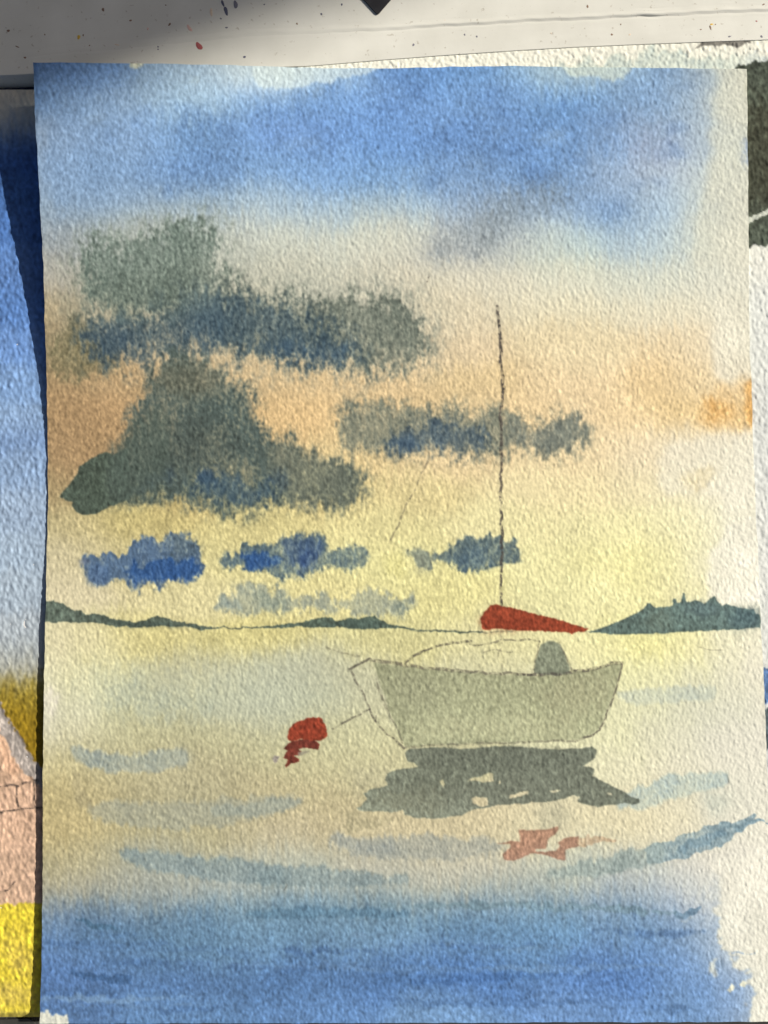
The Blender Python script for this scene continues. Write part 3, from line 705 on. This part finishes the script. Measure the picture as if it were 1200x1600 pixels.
P.hard([(55, 1583), (72, 1579), (78, 1584), (90, 1586), (106, 1588), (108, 1610), (55, 1610)], (206, 205, 196), 0.9, 1.2, -0.1, 0.03, edge=1.0)
P.wet([(68, 1085), (80, 1070), (92, 1090), (82, 1130), (70, 1125)], (224, 214, 214), 0.5, 6)
P.wet([(130, 1020), (150, 1022), (145, 1036), (130, 1034)], (222, 204, 92), 0.5, 5)
P.settle(0.05)
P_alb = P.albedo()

# whole-sheet regions under the marks: sky wash, water wash, bare margin
reg = P.region
sky_m = (P.Y < 980) & (reg == 0)
wat_m = (P.Y >= 980) & (reg == 0)
reg[sky_m] = 1
reg[wat_m] = 2

# sheet outline in the photograph's pixels, then lifted to the sheet's own height
L_EDGE = [(80, 51.5), (97, 52), (200, 55.5), (300, 62), (400, 66.5), (500, 70.5), (600, 73), (700, 74.5), (800, 74.5), (870, 73), (930, 72), (1000, 70), (1100, 68.2), (1200, 67), (1300, 67), (1400, 66.5), (1500, 65), (1610, 62)]
R_EDGE = [(80, 1166.5), (108, 1167), (200, 1168), (300, 1169), (400, 1170), (550, 1171.5), (590, 1173.5), (640, 1175.5), (700, 1177), (780, 1180), (860, 1184), (950, 1188), (1000, 1190), (1050, 1193), (1120, 1196), (1200, 1199), (1300, 1203), (1610, 1215)]
T_EDGE = [(40, 97.5), (150, 98), (350, 101), (450, 104.5), (520, 106.5), (600, 107), (750, 104), (800, 103), (900, 105), (1100, 107), (1180, 108)]
B_EDGE = [(40, 1599.8), (400, 1599), (900, 1597.5), (1230, 1596.5)]
LIFT = [(80, 40), (97, 39), (200, 34), (300, 27), (400, 19), (500, 12), (600, 6), (690, 1.5), (800, 0.5), (870, 0.5), (950, 6.0), (1100, 8.5), (1300, 7.6), (1450, 8.5), (1550, 11.0), (1610, 13.0)]


def sheet_height(px, py):
    t = np.clip((px - 60.0) / 620.0, 0, 1)
    z = 5.2 + interp_curve(LIFT, py) * (1 - t) ** 2.2
    z = z + 1.2 * np.sin(py / 240.0 + 0.7) * np.sin(px / 310.0) + 0.9 * np.clip((px - 1050) / 150, 0, 1) ** 2
    return z


NU, NV = 900, 1190
uu = np.linspace(0, 1, NU, dtype=np.float32)
vv = np.linspace(0, 1, NV, dtype=np.float32)
jl = fft_noise(1, NV, 5, 0.001, 51)[0] * 0.35
jr = fft_noise(1, NV, 5, 0.001, 52)[0] * 0.35
jt = fft_noise(1, NU, 6, 0.001, 53)[0] * 0.3
jb = fft_noise(1, NU, 6, 0.001, 54)[0] * 0.3
px0 = 60 + 1120 * uu
top = interp_curve(T_EDGE, px0) + jt
bot = interp_curve(B_EDGE, px0) + jb
PY = top[None, :] + (bot - top)[None, :] * vv[:, None]
xl = interp_curve(L_EDGE, PY[:, 0]) + jl
xr = interp_curve(R_EDGE, PY[:, -1]) + jr
PX = xl[:, None] + (xr - xl)[:, None] * uu[None, :]
TOOTH = 0.192
Zf = sheet_height(PX, PY)
Z = Zf + TOOTH * P.at(P.tooth, PX, PY)
ALB = P.at(P_alb, PX, PY)
X_, Y_, Z_ = unproject(PX, PY, Z)
CO = np.stack([X_, Y_, Z_], -1).reshape(-1, 3)
QD = grid_quads(NV, NU)
fcx = 0.25 * (PX[:-1, :-1] + PX[1:, :-1] + PX[:-1, 1:] + PX[1:, 1:])
fcy = 0.25 * (PY[:-1, :-1] + PY[1:, :-1] + PY[:-1, 1:] + PY[1:, 1:])
FR = P.near(P.region, fcx, fcy)
margin = (fcx > 1118 + 10 * np.sin(fcy / 37.0)) & ((FR == 1) | (FR == 2))
FR = np.where(margin, 0, FR)

painting = bpy.data.objects.new('watercolor_painting', None)
col.objects.link(painting)
painting.empty_display_size = 0.02
tag(painting, 'watercolor of a moored sailboat under dark clouds, uppermost sheet with curled corner', 'painting')
rim_co, rim_q, rim_c = solid_rim(PX, PY, Z, 1.6, ALB)


def part_from_region(k, name, extra=None):
    q = QD[FR == k]
    if len(q) == 0:
        return None
    ids, inv = np.unique(q.ravel(), return_inverse=True)
    co, c, q = CO[ids], ALB.reshape(-1, 3)[ids], inv.reshape(-1, 4)
    if extra is not None:
        q = np.concatenate([q, extra[1] + len(co)])
        co = np.concatenate([co, extra[0]])
        c = np.concatenate([c, extra[2]])
    return link(name, mesh_np(name, co, q, c), painting, M_PAINT)


part_from_region(0, 'paper_sheet', (rim_co, rim_q, rim_c))
part_from_region(1, 'sky_wash')
part_from_region(2, 'water_wash')
for k, nm in RID.items():
    part_from_region(k, nm)


# ================================================================== OTHER SHEETS
def sheet(name, paint, grids, height, tooth, label, cat, thick=1.6):
    alb = paint.albedo()
    cos, qs, cs, off = [], [], [], 0
    for xs, ys in grids:
        px, py = np.meshgrid(np.asarray(xs, np.float32), np.asarray(ys, np.float32))
        px, py = paint.warp_edge(px, py) if hasattr(paint, 'warp_edge') else (px, py)
        z = height(px, py) + tooth * paint.at(paint.tooth, px, py)
        c = paint.at(alb, px, py)
        x, y, zz = unproject(px, py, z)
        co = np.stack([x, y, zz], -1).reshape(-1, 3)
        q = grid_quads(*px.shape).reshape(-1, 4) + off
        cos.append(co); qs.append(q); cs.append(c.reshape(-1, 3))
        off += len(co)
        rc, rq, rcol = solid_rim(px, py, z, thick, c)
        cos.append(rc); qs.append(rq + off); cs.append(rcol)
        off += len(rc)
    me = mesh_np(name, np.concatenate(cos), np.concatenate(qs), np.concatenate(cs))
    o = link(name, me, None, M_PAINT)
    tag(o, label, cat)
    return o


# ---- left sheet: blue sky, ochre, a peach wall with pencilled stones, a yellow field
LP = Paint(-280, 100, 450, 1520, 5, 1.15)
ln_ = []
for y, c in [(140, (216, 208, 196)), (165, (214, 206, 194)), (185, (196, 198, 200)), (210, (96, 130, 190)), (240, (62, 106, 186)), (300, (72, 118, 196)), (350, (78, 124, 204)), (420, (92, 134, 208)), (480, (88, 132, 208)), (540, (104, 144, 214)), (600, (124, 160, 218)), (660, (138, 168, 216)), (690, (126, 158, 214)), (740, (140, 168, 214)), (800, (156, 178, 214)), (860, (162, 182, 212)), (920, (166, 182, 206)), (980, (172, 182, 198)), (1020, (170, 178, 188)), (1045, (176, 176, 168))]:
    for x in (-250, -150, -50, 0, 40, 100, 150):
        d = 6 * math.sin(x * 0.05 + y * 0.013)
        ln_.append((x, y, tuple(int(min(250, v + d)) for v in c)))
for y, c in [(1080, (160, 132, 24)), (1120, (150, 116, 8)), (1170, (146, 110, 4)), (1250, (222, 168, 138)), (1300, (216, 164, 130)), (1350, (206, 160, 126)), (1400, (204, 162, 128)), (1430, (236, 206, 24)), (1480, (230, 198, 32)), (1530, (228, 194, 50)), (1580, (232, 200, 66))]:
    for x in (-250, -150, -50, 0, 40, 100, 150):
        ln_.append((x, y, c))
LP.base(ln_, 60, 22, 5)
LP.wet([(20, 1062), (80, 1040), (160, 1040), (160, 1075), (30, 1080)], (170, 142, 24), 0.6, 10, 0.4)
roof = [(-120, 1250), (-60, 1150), (-10, 1085), (0, 1103), (20, 1135), (36, 1160), (55, 1188), (75, 1216), (100, 1250), (160, 1320), (160, 1412), (-280, 1412), (-280, 1250)]
LP.hard(roof, (218, 172, 138), 0.96, 1.5, 0.05, 0.06)
LP.hard([(-10, 1085), (0, 1103), (20, 1135), (36, 1160), (55, 1188), (80, 1220), (110, 1262), (92, 1264), (60, 1228), (44, 1214), (24, 1190), (10, 1160), (0, 1140), (-10, 1125), (-20, 1100)], (178, 166, 162), 0.95, 1.6, 0.12, 0.09)
LP.hard([(0, 1145), (14, 1175), (30, 1200), (20, 1215), (0, 1190)], (232, 170, 128), 0.5, 1.5, 0, 0.05, edge=4)
LP.wet([(-280, 1330), (150, 1320), (150, 1400), (-280, 1400)], (206, 166, 136), 0.6, 14)
LP.hard([(-280, 1412), (0, 1413), (18, 1411), (22, 1417), (26, 1412), (40, 1410), (60, 1411), (160, 1411), (160, 1620), (-280, 1620)], (236, 206, 24), 0.9, 1.4, 0.1, 0.03)
LP.wet([(0, 1460), (20, 1455), (60, 1500), (40, 1530), (10, 1500)], (214, 180, 62), 0.6, 9)
LP.wet([(-30, 1530), (70, 1545), (60, 1572), (-30, 1568)], (222, 188, 72), 0.6, 8)
LP.wet([(20, 1430), (60, 1440), (60, 1470), (30, 1460)], (222, 186, 40), 0.5, 8)
LP.hard([(-280, 1581), (160, 1581), (160, 1620), (-280, 1620)], (212, 186, 70), 0.6, 1.0, 0, 0.04, edge=2)
for lne in [[(-40, 1232), (0, 1229), (14, 1226), (28, 1230), (40, 1224), (56, 1221), (90, 1219)], [(-40, 1275), (0, 1270), (20, 1267), (40, 1263), (56, 1261), (90, 1260)], [(27, 1230), (26, 1245), (28, 1266)], [(53, 1224), (56, 1240), (53, 1252), (56, 1262)], [(0, 1395), (12, 1388), (25, 1376)]]:
    LP.pencil(lne, 1.5 if lne[0][0] != 0 else 0.9, 0.85, (78, 66, 62), wob=1.2)
LP.pencil([(-10, 1085), (0, 1104), (20, 1135), (36, 1160), (55, 1188)], 1.3, 0.55, (90, 80, 76), wob=1.2)
LP.rgb *= 0.95
LP.settle(0.05)


def left_height(px, py):
    sag = interp_curve([(100, -30), (200, -26), (300, -21), (400, -15), (500, -9), (600, -3.5), (700, 0), (950, -0.8), (1100, -1.2), (1400, -1.2), (1550, -1.0), (1620, -1.0)], py)
    z = 3.0 + sag + 0.5 * np.sin(py / 90.0 + px / 60.0)
    z = z - 17.0 * np.clip((py - 1581.0) / 10.0, 0, 1) ** 1.5
    return z - 3.0 * np.clip((-px - 40) / 240.0, 0, 1) ** 2


left_sheet = sheet('watercolor_sheet', LP, [(np.r_[np.arange(-270, -12, 6.0), np.arange(-10, 90, 1.5), np.arange(92, 150, 6.0)], np.r_[np.arange(140, 1590.5, 1.8)])], left_height, 0.46,
                   'left watercolor under the boat sheet, blue sky above peach wall and yellow field', 'painting')


def slope_edge(px, py):
    return px, py + np.where(py < 175, (175 - py) / 35.0, 0) * (-0.075 * (px - 0))


# ---- right sheet: pale margin, dark green-grey mass, pale lavender ground
RP = Paint(440, 40, 1060, 1620, 8, 0.95)
rn = []
for y, c in [(60, (236, 230, 218)), (85, (228, 226, 218)), (100, (226, 224, 216)), (240, (225, 222, 214)), (385, (220, 220, 222)), (500, (212, 215, 224)), (700, (206, 209, 220)), (850, (208, 210, 220)), (1000, (204, 207, 216)), (1200, (196, 198, 208)), (1500, (205, 206, 212)), (1640, (214, 212, 208))]:
    for x in (460, 600, 750, 900, 1050, 1160, 1250, 1400, 1480):
        rn.append((x, y, c))
RP.base(rn, 90, 40, 6)
RP.wet([(850, 112), (880, 95), (960, 88), (1040, 82), (1100, 84), (1200, 82), (1500, 76), (1500, 108), (850, 116)], (176, 194, 200), 0.62, 4.5, 0.5)
RP.wet([(1160, 76), (1240, 70), (1240, 100), (1170, 98)], (190, 196, 214), 0.5, 8, 0.4)
RP.hard([(1146, 110), (1148, 102), (1158, 98), (1166, 100), (1172, 96), (1190, 95), (1215, 97), (1300, 95), (1500, 92), (1500, 378), (1215, 381), (1190, 384), (1165, 386), (1130, 386), (1130, 112)], (72, 80, 68), 0.97, 2.2, 0.12, 0.10)
RP.wet([(1140, 160), (1260, 150), (1260, 320), (1140, 320)], (66, 66, 50), 0.7, 16)
RP.brush([(1150, 352), (1172, 344), (1185, 336), (1200, 330), (1230, 318)], [4, 5, 6, 7, 7], (200, 204, 198), 0.95, 0.8)
RP.hard([(1150, 1046), (1196, 1045), (1260, 1040), (1500, 1050), (1500, 1098), (1150, 1099)], (78, 112, 168), 0.95, 1.2, 0.1, 0.08)
RP.hard([(1150, 1108), (1500, 1106), (1500, 1180), (1230, 1176), (1150, 1172)], (66, 78, 84), 0.95, 1.5, 0.1, 0.08)
RP.hard([(1085, 75), (1092, 70), (1098, 64), (1110, 60), (1174, 56), (1174, 67.5), (1164, 68), (1152, 74), (1144, 71), (1115, 72), (1100, 72.5)], (120, 115, 108), 0.95, 0.7, 0.1, 0.05)  # shadowed gap by the ledge, painted on as a grey sliver
RP.settle(0.07)


def ledge_y(x):
    # lower edge of the white ledge
    return interp_curve([(-500, 134), (0, 118), (52, 115.5), (480, 103.6), (600, 93.5), (700, 86), (800, 79.3), (900, 73.5), (1000, 69.3), (1100, 65.5), (1200, 62), (1700, 46)], x)




def right_warp(px, py):
    # rows near the top follow the ledge, the rest is square
    e = ledge_y(px) + 0.9
    t = np.clip((py - 58.0) / 70.0, 0, 1)
    return px, e + (py - 58.0) + (128 - 58.0 + 58.0 - 128 + (58.0 - e)) * t


RP.warp_edge = right_warp
right_sheet = sheet('watercolor_sheet', RP, [(np.arange(466, 1232, 1.7), np.arange(58, 129, 1.7)), (np.r_[np.arange(1140, 1216, 1.7), np.arange(1218, 1480, 9.0)], np.r_[127.7, np.arange(129.5, 1594, 1.9)]), (np.arange(466, 1139, 14.0), np.arange(127.7, 1594, 14.0)), (np.arange(1233, 1480, 8.0), np.arange(58, 129, 5.0))],
                    lambda px, py: 1.9 + 0.2 * np.sin(px / 70.0) + 0.0 * py, 0.36,
                    'right watercolor under the boat sheet, pale margin and dark green patch', 'painting')

# ---- dark strip of a third sheet between ledge and left sheet
DP = Paint(-300, 80, 420, 120, 11, 1.0)
DP.rgb[:] = C3((46, 50, 46))
DP.wet([(-300, 126), (120, 122), (120, 150), (-300, 154)], (36, 42, 74), 0.8, 4, 0.5)
DP.settle(0.14)
sheet('watercolor_sheet', DP, [(np.arange(-290, 110, 2.2), np.arange(106, 175, 2.2))], lambda px, py: -31.5 + 0 * px, 0.3,
      'dark indigo strip of paper between white ledge and left sheet', 'painting', 1.2)

# ================================================================== WHITE BOARD WITH LEDGE
def board_material():
    m = noise_material('white_gloss_paint', (0.665, 0.668, 0.612), (0.74, 0.745, 0.69), 60.0, 0.42, 0.12, 500.0, 0.35)
    t = m.node_tree
    p = t.nodes['Principled BSDF']
    ramp = [n for n in t.nodes if n.type == 'VALTORGB'][0]
    tc = [n for n in t.nodes if n.type == 'TEX_COORD'][0]
    n3 = t.nodes.new('ShaderNodeTexNoise')
    n3.inputs['Scale'].default_value = 700.0
    n3.inputs['Detail'].default_value = 2.0
    r3 = t.nodes.new('ShaderNodeValToRGB')
    r3.color_ramp.elements[0].position = 0.24
    r3.color_ramp.elements[1].position = 0.33
    r3.color_ramp.elements[0].color = (0.55, 0.5, 0.44, 1)
    r3.color_ramp.elements[1].color = (1, 1, 1, 1)
    mx = t.nodes.new('ShaderNodeMix')
    mx.data_type = 'RGBA'
    mx.blend_type = 'MULTIPLY'
    mx.inputs[0].default_value = 0.6
    t.links.new(tc.outputs['Object'], n3.inputs['Vector'])
    t.links.new(n3.outputs[0], r3.inputs[0])
    t.links.new(ramp.outputs[0], mx.inputs[6])
    t.links.new(r3.outputs[0], mx.inputs[7])
    t.links.new(mx.outputs[2], p.inputs['Base Color'])
    return m


M_BOARD = board_material()
board = bpy.data.objects.new('white_board', None)
col.objects.link(board)
tag(board, 'white painted board with a raised ridge and paint flecks along the top', 'board')
LEDGE_Z = 3.0


def ridge_y(x):
    return interp_curve([(-500, 126), (0, 91), (200, 74), (400, 55), (600, 47), (800, 35), (1000, 26), (1200, 17), (1700, -6)], x)


lx = np.r_[np.arange(-420, -20, 8.0), np.arange(-20, 1225, 2.4), np.arange(1225, 1700, 8.0)].astype(np.float32)
ed = ledge_y(lx)
ry = ridge_y(lx) + 0.5 * np.sin(lx / 23.0) + 0.4 * np.sin(lx / 7.0)
offs = np.r_[-420, -300, -200, -120, -70, -40, -24, np.arange(-16, 8.1, 0.6)].astype(np.float32)
rows_y = [ry + o for o in offs]
fr = np.linspace(0, 1, 26)[1:]
last = rows_y[-1]
rows_y += [last + (ed - 0.9 - last) * f for f in fr]
rows_y += [ed - 0.25, ed, ed]
LPX = np.tile(lx, (len(rows_y), 1))
LPY = np.array(rows_y, np.float32)
d = LPY - ry[None, :]
lump = fft_noise(LPY.shape[0], LPY.shape[1], 9, 2.0, 77)
amp = 0.15 + 0.85 * sstep(420, 720, LPX)
drip = np.exp(-((LPX - 1020) / 26.0) ** 2)
LZ = LEDGE_Z + 0.04 * lump + amp * (1.5 * np.exp(-((d + 4.5) / 3.2) ** 2) + 0.5 * sstep(0, -8, d)) - (0.12 + 0.22 * amp) * np.exp(-((d - 1.2) / 1.3) ** 2) + drip * 0.5 * np.exp(-((d + 4) / 6) ** 2) * lump
LZ[-2, :] = LEDGE_Z - 0.3
LZ[-1, :] = LEDGE_Z - 46
LZ[-3, :] = LEDGE_Z - 0.05
bx, by, bz = unproject(LPX, LPY, LZ)
bx[-1], by[-1] = bx[-2], by[-2]
ledge = link('ledge', mesh_np('ledge', np.stack([bx, by, bz], -1).reshape(-1, 3), grid_quads(*LPX.shape).reshape(-1, 4)), board, M_BOARD)


def prism(name, pts, z0, z1, parent, mat, bevel=0.0):
    """Closed slab over a pixel outline (clockwise or not) between two heights."""
    import bmesh
    bm = bmesh.new()
    vs = []
    for x, y in pts:
        a, b, c = unproject(np.float64(x), np.float64(y), np.float64(z1))
        vs.append(bm.verts.new((float(a), float(b), float(c))))
    f = bm.faces.new(vs)
    r = bmesh.ops.extrude_face_region(bm, geom=[f])
    for v in r['geom']:
        if isinstance(v, bmesh.types.BMVert):
            v.co.z = z0 * S
    bmesh.ops.recalc_face_normals(bm, faces=bm.faces)
    if bevel:
        bmesh.ops.bevel(bm, geom=list(bm.edges), offset=bevel * S, segments=2, affect='EDGES')
    me = bpy.data.meshes.new(name)
    bm.to_mesh(me)
    bm.free()
    return link(name, me, parent, mat)


prism('base_panel', [(115, 125), (480, 108), (1500, 64), (1500, 1588), (115, 1588)], -44, 0.0, board, M_BOARD)

# paint flecks spattered on the ledge, each a small dried blob
FM = {}
for nm, c in [('brown', (0.13, 0.08, 0.05)), ('grey', (0.10, 0.10, 0.13)), ('red', (0.22, 0.05, 0.05)), ('ochre', (0.42, 0.28, 0.03)), ('slate', (0.05, 0.055, 0.09)), ('tan', (0.42, 0.35, 0.27)), ('rose', (0.42, 0.28, 0.24))]:
    FM[nm] = noise_material('dried_paint_' + nm, tuple(v * 1.4 + 0.02 for v in c), tuple(v * 1.9 + 0.03 for v in c), 3000.0, 0.5)


def fleck(x, y, rx, ry_, ang, kind):
    n = 12
    ph = random.random() * 6
    vs, fs = [], []
    for ring, (s_, hgt) in enumerate([(1.0, 0.0), (0.8, 0.16), (0.4, 0.22)]):
        for k in range(n):
            t = 2 * math.pi * k / n
            rr_ = s_ * (1 + 0.16 * math.sin(2 * t + ph) + 0.1 * math.sin(3 * t + 2 * ph))
            u, v = rr_ * rx * math.cos(t), rr_ * ry_ * math.sin(t)
            qx = x + u * math.cos(ang) - v * math.sin(ang)
            qy = y + u * math.sin(ang) + v * math.cos(ang)
            base_z = float(np.interp(qy - float(ridge_y(np.array([qx]))[0]), [-9, -8, 0, 3], [0.5 * (0.15 + 0.85 * float(sstep(420, 720, np.array(qx)))), 0.5 * (0.15 + 0.85 * float(sstep(420, 720, np.array(qx)))), 0.0, 0.0]))
            a, b, c = unproject(np.float64(qx), np.float64(qy), np.float64(LEDGE_Z + base_z + 0.08 + hgt))
            vs.append((float(a), float(b), float(c)))
    for ring in range(2):
        for k in range(n):
            a, b = ring * n + k, ring * n + (k + 1) % n
            fs.append((a, a + n, b + n, b))
    fs.append(tuple(2 * n + k for k in range(n))[::-1])
    me = bpy.data.meshes.new('paint_fleck')
    me.from_pydata(vs, [], fs)
    for p in me.polygons:
        p.use_smooth = True
    me.update()
    return link('paint_fleck', me, board, FM[kind])


FLECKS = [(311, 72, 4.2, 6.8, -.45, 'red'), (353, 17, 3.2, 6.5, -.3, 'slate'), (348, 5, 2.2, 5, -.3, 'slate'), (368, 7, 3, 7, 0, 'grey'), (330, 19, 2.4, 6, 0, 'tan'), (123, 58, 2.8, 3.2, 0, 'ochre'), (161, 15, 2.3, 2.6, 0, 'brown'), (13, 48, 2.2, 2.2, 0, 'brown'), (265, 38, 2.6, 1.7, -.8, 'brown'), (204, 32, 2, 1.6, 0, 'brown'),
          (296, 44, 2.6, 6, -.5, 'rose'), (231, 45, 1.3, 2, 0, 'rose'), (382, 89, 2, 2, 0, 'slate'), (39, 90, 2, 1.6, .5, 'brown'), (354, 43, 2, 1.4, 0, 'grey'), (345, 29, 1.6, 1.4, 0, 'grey'), (247, 73, 1.3, 1.5, 0, 'grey'), (247, 77, 1.6, 1, 0, 'grey'), (183, 70, 4, 1.2, .2, 'tan'), (70, 54, 1.2, 1.2, 0, 'brown'), (27, 73, 3, 1, .4, 'brown'), (130, 55, 1, 2, 0, 'brown'),
          (140, 71, 1.2, 1, 0, 'brown'), (259, 8, 1.2, 1, 0, 'brown'), (413, 7, 1.3, 1.3, 0, 'grey'), (464, 37, 1.5, 1.5, 0, 'brown'), (502, 22, 1.6, 1.6, 0, 'slate'), (534, 7, 1.6, 1.6, 0, 'slate'), (646, 70, 1.9, 1.9, 0, 'grey'), (745, 57, 1.6, 1.4, 0, 'grey'), (726, 54, 1.4, 1.4, 0, 'grey'), (695, 32, 1.6, 1.2, 0, 'tan'), (759, 31, 1.6, 1.2, 0, 'tan'),
          (918, 10, 1.6, 2.4, .2, 'brown'), (956, 54, 2.2, 1.4, .5, 'brown'), (984, 54, 1.8, 1.4, 0, 'tan'), (1110, 43, 1.6, 3.2, -.3, 'brown'), (1112, 38, 3, 1.2, 0, 'ochre'), (1118, 38, 1, 1, 0, 'brown'), (1140, 57, 2.2, 1.3, -.4, 'grey'), (1190, 57, 1.8, 2, -.5, 'grey'), (1182, 33, 1.4, 1.2, 0, 'red'), (1193, 7, 2.2, 1.2, -.3, 'brown'), (1140, 18, 1.2, 1, 0, 'brown'), (1095, 46, 1.4, 1.1, 0, 'brown'), (970, 38, 1.2, 1, 0, 'brown'), (861, 52, 1.2, 1, 0, 'tan'),
          (598, 5, 1, 1, 0, 'grey')]
for f in FLECKS[:-1]:
    fleck(*f)

# ================================================================== SMALL NEIGHBOURS
M_BLACK = noise_material('black_card', (0.012, 0.012, 0.015), (0.02, 0.02, 0.024), 400, 0.55, 0.2, 2000)
card = prism('black_card', [(590, 21.5), (592.5, 20), (700, -104), (586, -214), (474, -104), (587.5, 20)], 4.0, 6.0, None, M_BLACK)
tag(card, 'corner of a black card pointing down onto the white board', 'card')

M_GREY = noise_material('dark_grey_plastic', (0.035, 0.037, 0.034), (0.055, 0.055, 0.05), 500, 0.55, 0.1, 1500)
bar = prism('grey_clip', [(-60, 1591), (8, 1589), (44, 1587.5), (52, 1590), (57, 1596), (59, 1606), (60, 1680), (-60, 1680)], -43, -15, None, M_GREY, 4.0)
tag(bar, 'dark grey rounded clip below the yellow field of left sheet', 'clip')

# table under everything
M_TABLE = noise_material('dark_table', (0.03, 0.028, 0.026), (0.05, 0.046, 0.042), 80, 0.6, 0.2, 600)
tme = bpy.data.meshes.new('table')
tz = -44.5 * S
tme.from_pydata([(-1.2, -1.2, tz), (1.2, -1.2, tz), (1.2, 1.2, tz), (-1.2, 1.2, tz)], [], [(0, 1, 2, 3)])
tag(link('table', tme, None, M_TABLE), kind='structure')

# added unseen panel towards the sun: shadows the upper left and cuts sky fill
M_BLOCKER = noise_material('blocker_brown', (0.10, 0.08, 0.06), (0.14, 0.11, 0.085), 20, 0.6)
BLOCKER_D = 3.2
ax, ay, az = unproject(np.float64(330.0), np.float64(90.0), np.float64(3.0))
e0 = Vector((float(ax), float(ay), float(az)))
ang = math.atan2(80.0, 195.0)
edge_dir = Vector((math.cos(ang), math.sin(ang), 0))
edge_perp = edge_dir - sun_dir * edge_dir.dot(sun_dir)
edge_perp.normalize()
side = sun_dir.cross(edge_perp).normalized()
if side.dot(Vector((-0.5, 0.86, 0))) < 0:
    side = -side
ctr = e0 + sun_dir * BLOCKER_D
import bmesh
bm = bmesh.new()
bmesh.ops.create_cube(bm, size=1.0)
mt = Matrix((edge_perp, side, edge_perp.cross(side))).transposed().to_4x4()
for v in bm.verts:
    v.co = (v.co.x * 3.4, (v.co.y + 0.5) * 2.6, v.co.z * 0.08)
bmesh.ops.bevel(bm, geom=list(bm.edges), offset=0.006, segments=2, affect='EDGES')
pme = bpy.data.meshes.new('light_blocker')
bm.to_mesh(pme)
bm.free()
blocker = link('light_blocker', pme, None, M_BLOCKER)
blocker.matrix_world = Matrix.Translation(ctr) @ mt
tag(blocker, kind='structure')
